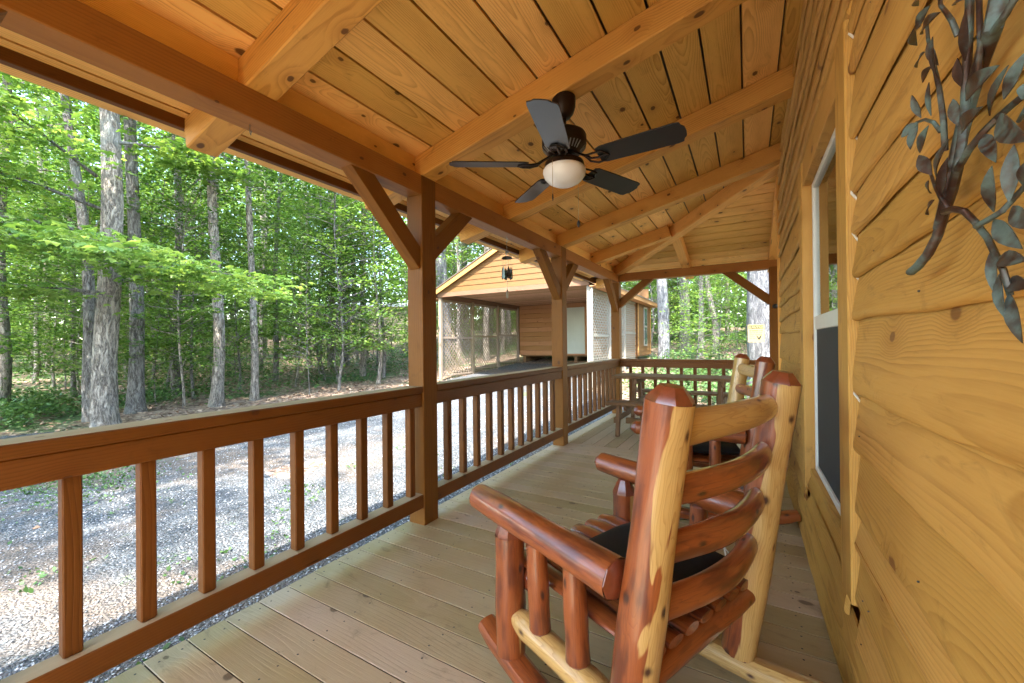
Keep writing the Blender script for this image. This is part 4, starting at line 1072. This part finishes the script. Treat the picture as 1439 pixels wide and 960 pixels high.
for i, (b_, t_, w) in enumerate(LEAVES):
    rs = random.Random(i); k = kpx((b_[0]+t_[0])/2)
    p = wp(*b_, .008+rs.uniform(0, .006)); q = wp(*t_, .012+rs.uniform(-.006, .02))
    ax = (q-p); L_ = ax.length; a = ax/L_; nrm = Vector((-1, rs.uniform(-1.5, -.5), rs.uniform(-.35, .35))); nrm = (nrm-a*nrm.dot(a)).normalized(); s_ = a.cross(nrm)
    W = w*k*.44
    rows = [(0, .05), (.12, .38), (.28, .78), (.45, 1), (.62, .93), (.8, .62), (.93, .25), (1, .02)]
    vs = []
    for th in (0, .0012):
        for (t, ww) in rows:
            for c_ in (-1, -.5, 0, .5, 1):
                vs.append(p+a*(L_*t)+s_*(W*ww*c_)+nrm*(.10*W*abs(c_)*ww*2+.05*L_*math.sin(t*3.1)-th))
    fs = []
    for b in (0, 40):
        for r_ in range(7):
            for c_ in range(4): fs.append((b+r_*5+c_, b+r_*5+c_+1, b+(r_+1)*5+c_+1, b+(r_+1)*5+c_))
    for r_ in range(7):
        fs.append((r_*5, (r_+1)*5, 40+(r_+1)*5, 40+r_*5)); fs.append((r_*5+4, 40+r_*5+4, 40+(r_+1)*5+4, (r_+1)*5+4))
    mm = MB(); mm.add(vs, fs, smooth=True); mm.build('metal_leaf', M['bronze'], art, sharp=60)

# ------------------------------------------------------------------ sign on the big tree
sgx, sgy = dirpt(1062.5, 8.36)
sign = empty('caution_sign', (sgx, sgy, 1.37), 0, 'small yellow caution sign with black heading nailed to the huge trunk', 'sign')
face = math.atan2(sgy, sgx); sign.rotation_euler = (0, 0, face-R_(90)-R_(8))
m = MB(); m.box((-.145, -.002, -.18), (.145, .002, .18), 'x', ch=.0006); m.build('plate', M['signy'], sign)
m = MB(); m.box((-.13, -.0045, .095), (.13, -.0026, .165), 'x', ch=.0002)
rows = [(.055, [(-.115, -.085), (-.07, .045), (.065, .08), (.095, .115)], .026), (.012, [(-.115, -.06), (-.045, -.01), (.0, .04), (.065, .11)], .014), (-.028, [(-.115, -.03), (-.01, .075)], .012), (-.068, [(-.115, -.02)], .008), (-.105, [(-.115, -.075), (-.055, -.01)], .010)]
for z, segs, h in rows:
    for a, b in segs:
        u = a
        while u < b-.003:
            m.box((u, -.0042, z-h/2), (min(b, u+.007), -.0026, z+h/2), 'x', ch=.0001); u += .0115
bird = [(.005, -.045), (.03, -.055), (.05, -.09), (.07, -.06), (.085, -.03), (.105, -.022), (.098, -.05), (.085, -.10), (.065, -.132), (.04, -.13), (.025, -.095)]
vs = [(u, -.0044, z) for u, z in bird]+[(u, -.0026, z) for u, z in bird]; n = len(bird)
m.add(vs, [tuple(range(n)), tuple(range(2*n-1, n-1, -1))]+[(j, (j+1) % n, (j+1) % n+n, j+n) for j in range(n)])
m.build('print', M['signk'], sign)
tc = bpy.data.curves.new('heading', 'FONT'); tc.body = 'CAUTION'; tc.size = .062; tc.align_x = 'CENTER'; tc.extrude = .0004; tc.offset = .0012
to = bpy.data.objects.new('heading', tc); COL.objects.link(to); to.parent = sign; to.location = (.022, -.0052, .109); to.rotation_euler = (R_(90), 0, 0); tc.materials.append(M['signy'])
bpy.context.view_layer.update(); hm = bpy.data.meshes.new_from_object(to); ho = bpy.data.objects.new('heading', hm); COL.objects.link(ho); ho.parent = sign; ho.location = to.location; ho.rotation_euler = to.rotation_euler; bpy.data.objects.remove(to); ho.name = 'heading'
tri = MB(); tri.add([(-.122, -.0052, .105), (-.094, -.0052, .105), (-.108, -.0052, .15), (-.122, -.0048, .105), (-.094, -.0048, .105), (-.108, -.0048, .15)], [(0, 1, 2), (5, 4, 3), (0, 3, 4, 1), (1, 4, 5, 2), (2, 5, 3, 0)]); tri.build('warning_triangle', M['signy'], sign)

# ------------------------------------------------------------------ garage with lattice carport
GX0, GX1, GY0, GY1, GY2 = -8.78, -3.60, 10.37, 15.80, 18.10
GZE, GZA, GXM = 2.88, 4.12, -6.19
gr = empty('garage', ((GX0+GX1)/2, GY0, 0), 0, 'yellow sided garage with open lattice carport across the gravel driveway', 'garage')
def gp(name, m, mats): o = m.build(name, mats); o.parent = gr; o.matrix_parent_inverse = Matrix.Translation(-Vector(gr.location)); return o
m = MB(); z = GZE; k = 0
while z < GZA-.02:
    z1 = min(z+.165, GZA); f0 = (GZA-z)/(GZA-GZE); f1 = (GZA-z1)/(GZA-GZE); hw = (GX1-GX0)/2
    m.add([(GXM-hw*f0, GY0-.022, z), (GXM+hw*f0, GY0-.022, z), (GXM+hw*f1, GY0-.004, z1+.004), (GXM-hw*f1, GY0-.004, z1+.004), (GXM-hw*f0, GY0+.02, z), (GXM+hw*f0, GY0+.02, z), (GXM+hw*f1, GY0+.02, z1+.004), (GXM-hw*f1, GY0+.02, z1+.004)],
          [(0, 1, 2, 3), (4, 7, 6, 5), (0, 4, 5, 1), (2, 6, 7, 3), (0, 3, 7, 4), (1, 5, 6, 2)])
    z += .165
gp('gable_siding', m, M['gyellow'])
m = MB()
sl = (GZA-GZE)/((GX1-GX0)/2)
for s in (-1, 1):
    e = GXM+s*((GX1-GX0)/2+.28); ze = GZA-sl*((GX1-GX0)/2+.28)
    m.beam((GXM, GY0-.12, GZA+.01), (e, GY0-.12, ze+.01), .03, .14)
gp('rake_board', m, M['gtrim'])
m = MB()
for s in (-1, 1):
    e = GXM+s*((GX1-GX0)/2+.34); ze = GZA-sl*((GX1-GX0)/2+.34); o_ = .095
    vs = []
    for (x, z_) in ((GXM, GZA+o_), (e, ze+o_)):
        for y in (GY0-.16, GY2+.35): vs += [(x, y, z_), (x, y, z_+.035)]
    m.add(vs, [(0, 1, 3, 2), (4, 6, 7, 5), (0, 2, 6, 4), (1, 5, 7, 3), (0, 4, 5, 1), (2, 3, 7, 6)])
gp('roof', m, M['roofmetal'])
for s in (-1, 1):
    m = MB(); e = GXM+s*((GX1-GX0)/2+.31); ze = GZA-sl*((GX1-GX0)/2+.31)
    m.box((e-.015, GY0-.1, ze-.06), (e+.015, GY2+.3, ze+.085), 'y')
    # boxed eave soffit
    a_, b_ = sorted((GXM+s*(GX1-GX0)/2, e-.016*s)); m.box((a_+.03, GY0-.1, ze-.045), (b_, GY2+.3, ze-.02), 'y')
    gp('eave_board', m, M['garage_board'])
m = MB(); y = GY0+.03
while y < GY1: m.box((GX0+.1, y, GZE-.025), (GX1-.1, y+.13, GZE-.003), 'x', ch=.001); y += .135
gp('carport_ceiling', m, M['soffit'])
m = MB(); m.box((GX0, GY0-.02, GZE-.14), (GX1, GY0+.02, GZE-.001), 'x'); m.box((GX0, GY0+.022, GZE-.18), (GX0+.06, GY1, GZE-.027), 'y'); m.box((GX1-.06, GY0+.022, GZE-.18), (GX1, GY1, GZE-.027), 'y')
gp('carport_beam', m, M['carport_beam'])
def gpost(x, y, mat='lattice', w=.10):
    m = MB(); m.box((x-w/2, y-w/2, gz(x, y)-.2), (x+w/2, y+w/2, GZE-.1415), 'z'); gp('carport_post', m, M[mat])
for f in (0, .34, .67, .985): gpost(GX0+.05, GY0+.07+(GY1-GY0-.16)*f)
gpost(GX1-.05, GY0+.07, 'gwhite', .09)
for f in (.34, .67): gpost(GX1-.05, GY0+.07+(GY1-GY0-.16)*f, 'gwhite')
def lattice(x, y0, y1, z0, z1, mat):
    """diagonal strips in the plane x = const"""
    m = MB(); W, H = y1-y0, z1-z0; s = .15; w = .036
    for sgn, xo in ((1, 0), (-1, .008)):
        c = -H
        while c < W:
            # line u = c + v (sgn 1) or u = c + H - v (sgn -1)
            v0, v1 = max(0, -c), min(H, W-c)
            if v1-v0 > .02:
                a = (c+v0, v0 if sgn == 1 else H-v0); b = (c+v1, v1 if sgn == 1 else H-v1)
                m.beam((x+xo, y0+a[0], z0+a[1]), (x+xo, y0+b[0], z0+b[1]), w, .006, up=(1, 0, 0), ch=.0005)
            c += s
    m.box((x-.02, y0, z0-.05), (x+.03, y1, z0), 'y'); m.box((x-.02, y0, z1), (x+.03, y1, z1+.05), 'y'); m.box((x+.014, y0, (z0+z1)/2-.03), (x+.03, y1, (z0+z1)/2+.03), 'y')
    gp('lattice_panel', m, M[mat])
gaps = [0, .34, .67, .985]
for i in range(3):
    ya = GY0+.07+(GY1-GY0-.16)*gaps[i]+.052; yb = GY0+.07+(GY1-GY0-.16)*gaps[i+1]-.052
    zb = gz(GX0, yb)+.08
    lattice(GX0+.05, ya, yb, zb, GZE-.24, 'lattice')
    lattice(GX1-.06, ya, yb, gz(GX1, yb)+.08, GZE-.24, 'gwhite')
# shed body behind the carport
SZ = .70
m = MB(); z = SZ
while z < GZE-.03: m.box((GX0+.06, GY1, z), (GX1-.08, GY1+.03, min(z+.2, GZE-.03)-.006), 'x', ch=.004); z += .2
gp('shed_front_wall', m, M['garage_board'])
m = MB(); z = SZ
while z < GZE-.02:
    z1 = min(z+.165, GZE); 
    for (ya, yb) in ((GY1, GY2),):
        m.add([(GX1+.01, ya, z), (GX1+.01, yb, z), (GX1-.008, yb, z1+.004), (GX1-.008, ya, z1+.004), (GX1-.05, ya, z), (GX1-.05, yb, z), (GX1-.05, yb, z1+.004), (GX1-.05, ya, z1+.004)], [(0, 1, 2, 3), (4, 7, 6, 5), (0, 4, 5, 1), (2, 6, 7, 3), (0, 3, 7, 4), (1, 5, 6, 2)])
    z += .165
m.box((GX0, GY2-.05, SZ), (GX1-.055, GY2, GZE+.6), 'x'); m.box((GX0, GY1+.04, SZ), (GX0+.05, GY2-.055, GZE), 'y')
m.box((GX0+.06, GY1+.04, SZ-.05), (GX1-.06, GY2-.06, SZ), 'x')
gp('shed_siding', m, M['gyellow'])
m = MB(); m.box((GX1-.005, GY2-.08, SZ), (GX1+.022, GY2+.01, GZE), 'z'); m.box((GX1-.005, GY1, SZ), (GX1+.022, GY1+.08, GZE), 'z'); gp('corner_trim', m, M['gtrim'])
dx0, dx1 = -6.47, -5.70
m = MB(); m.box((dx0, GY1-.035, SZ+.06), (dx1, GY1-.002, 2.66), 'z', ch=.004)
for (u0, u1, w0, w1) in ((.10, .34, .2, .85), (.43, .67, .2, .85), (.10, .34, 1.0, 1.75), (.43, .67, 1.0, 1.75)): m.box((dx0+u0, GY1-.045, SZ+.06+w0), (dx0+u1, GY1-.036, SZ+.06+w1), 'z', ch=.006)
m.lathe([(.02, 0), (.02, .002)], (dx0+.08, GY1-.05, 1.65), n=8)
gp('door', m, M['gdoor'])
m = MB(); m.box((dx0-.07, GY1-.05, SZ), (dx0-.003, GY1-.002, 2.73), 'z'); m.box((dx1+.003, GY1-.05, SZ), (dx1+.07, GY1-.002, 2.73), 'z'); gp('door_frame', m, M['garage_board'])
m = MB()
for x in (GX0+.2, -7.2, -6.2, -5.2, -4.2): m.box((x, GY1+.05, gz(x, GY1)-.1), (x+.12, GY2-.1, SZ-.052), 'y')
m.box((dx0-.1, GY1-.55, gz(-6, 15.4)+.02), (dx1+.3, GY1-.12, gz(-6, 15.4)+.05), 'x')
for x in (dx0-.05, dx0+.4, dx1+.2): m.box((x, GY1-.5, gz(-6, 15.4)-.1), (x+.07, GY1-.15, gz(-6, 15.4)+.0185), 'y')
m.box((dx0-.1, GY1-.35, gz(-6, 15.4)+.1), (dx1+.3, GY1-.12, gz(-6, 15.4)+.13), 'x')
gp('skids_and_step', m, M['table'])
m = MB(); m.box((GX1+.011, 16.72, 1.05), (GX1+.04, 17.28, 2.62), 'z'); gp('shed_window_frame', m, M['gwhite'])
m = MB(); m.box((GX1+.0405, 16.79, 1.12), (GX1+.046, 17.21, 1.80), 'z', ch=.001); m.box((GX1+.0405, 16.79, 1.87), (GX1+.046, 17.21, 2.55), 'z', ch=.001); gp('shed_window_pane', m, flat('shed_window_glass', (.05, .08, .07), .08))
m = MB(); m.tube([(GX1+.06, GY0+.0, 2.72), (GX1+.06, GY0-.04, 2.55), (GX1+.06, GY0-.04, gz(GX1, GY0)+.05)], .035, n=10); gp('downspout', m, M['gwhite'])

# ------------------------------------------------------------------ house beyond the woods, wire fence
hx, hy = -30.5, 27.0; hz = 2.3
fh = empty('tan_house', (hx, hy, hz), R_(48), 'low tan sided house with pale metal roof half hidden beyond the trees', 'house')
m = MB(); z = 0
while z < 2.5: m.beam((-6, 0, z+.1), (6, 0, z+.1), .03, .19, ch=.01); z += .2
m.box((-6, .02, -2), (6, 5, 2.5), 'x'); m.build('wall', M['fartan'], fh)
m = MB(); m.add([(-6.5, -.5, 2.5), (6.5, -.5, 2.5), (6.5, 2.5, 3.0), (-6.5, 2.5, 3.0), (-6.5, -.5, 2.6), (6.5, -.5, 2.6), (6.5, 2.5, 3.1), (-6.5, 2.5, 3.1)], [(0, 3, 2, 1), (4, 5, 6, 7), (0, 1, 5, 4), (1, 2, 6, 5), (2, 3, 7, 6), (3, 0, 4, 7)]); m.build('roof', M['roofgrey'], fh)
fx0, fy0 = dirpt(470, 22); fx1, fy1 = dirpt(620, 25)
fe = empty('wire_fence', (fx0, fy0, 0), 0, 'thin dark wire fence on slim posts crossing before the tan house', 'fence')
def FP(t): return Vector((fx0+(fx1-fx0)*t, fy0+(fy1-fy0)*t, 0))
for k in range(7):
    p = FP(k/6); g0 = gz(p.x, p.y); m = MB(); m.tube([(p.x-fx0, p.y-fy0, g0-.1), (p.x-fx0, p.y-fy0, g0+1.25)], .03, n=6); m.build('fence_post', M['black'], fe)
m = MB()
for h in (.1, .4, .7, 1.0, 1.2):
    m.tube([(FP(k/12).x-fx0, FP(k/12).y-fy0, gz(FP(k/12).x, FP(k/12).y)+h) for k in range(13)], .006, n=4)
m.build('wire', M['black'], fe)

# ------------------------------------------------------------------ light
w = bpy.data.worlds.new('World'); sc.world = w; w.use_nodes = True
nt = w.node_tree; sky = nt.nodes.new('ShaderNodeTexSky'); sky.sky_type = 'NISHITA'; sky.sun_disc = False
SUN = Vector((.24, -.80, 1.15)).normalized()
sky.sun_elevation = math.asin(SUN.z); sky.sun_rotation = math.atan2(SUN.x, SUN.y)
sky.air_density = 1.2; sky.dust_density = 1.2; sky.ozone_density = 1.6
nt.links.new(sky.outputs[0], nt.nodes['Background'].inputs[0]); nt.nodes['Background'].inputs[1].default_value = .15
ld = bpy.data.lights.new('sun', 'SUN'); lo = bpy.data.objects.new('sun', ld); COL.objects.link(lo)
ld.energy = 2.4; ld.angle = R_(.6); ld.color = (1, .965, .91)
lo.rotation_euler = SUN.to_track_quat('Z', 'Y').to_euler()

sc.view_settings.view_transform = 'Standard'; sc.view_settings.look = 'None'; sc.view_settings.gamma = 1
sc.view_settings.exposure = 3.4
sc.render.engine = 'CYCLES'
sc.cycles.use_adaptive_sampling = True; sc.cycles.adaptive_threshold = .02
sc.cycles.max_bounces = 10; sc.cycles.diffuse_bounces = 6; sc.cycles.glossy_bounces = 4; sc.cycles.transmission_bounces = 6; sc.cycles.transparent_max_bounces = 8
sc.cycles.use_denoising = True
sc.cycles.sample_clamp_indirect = 8
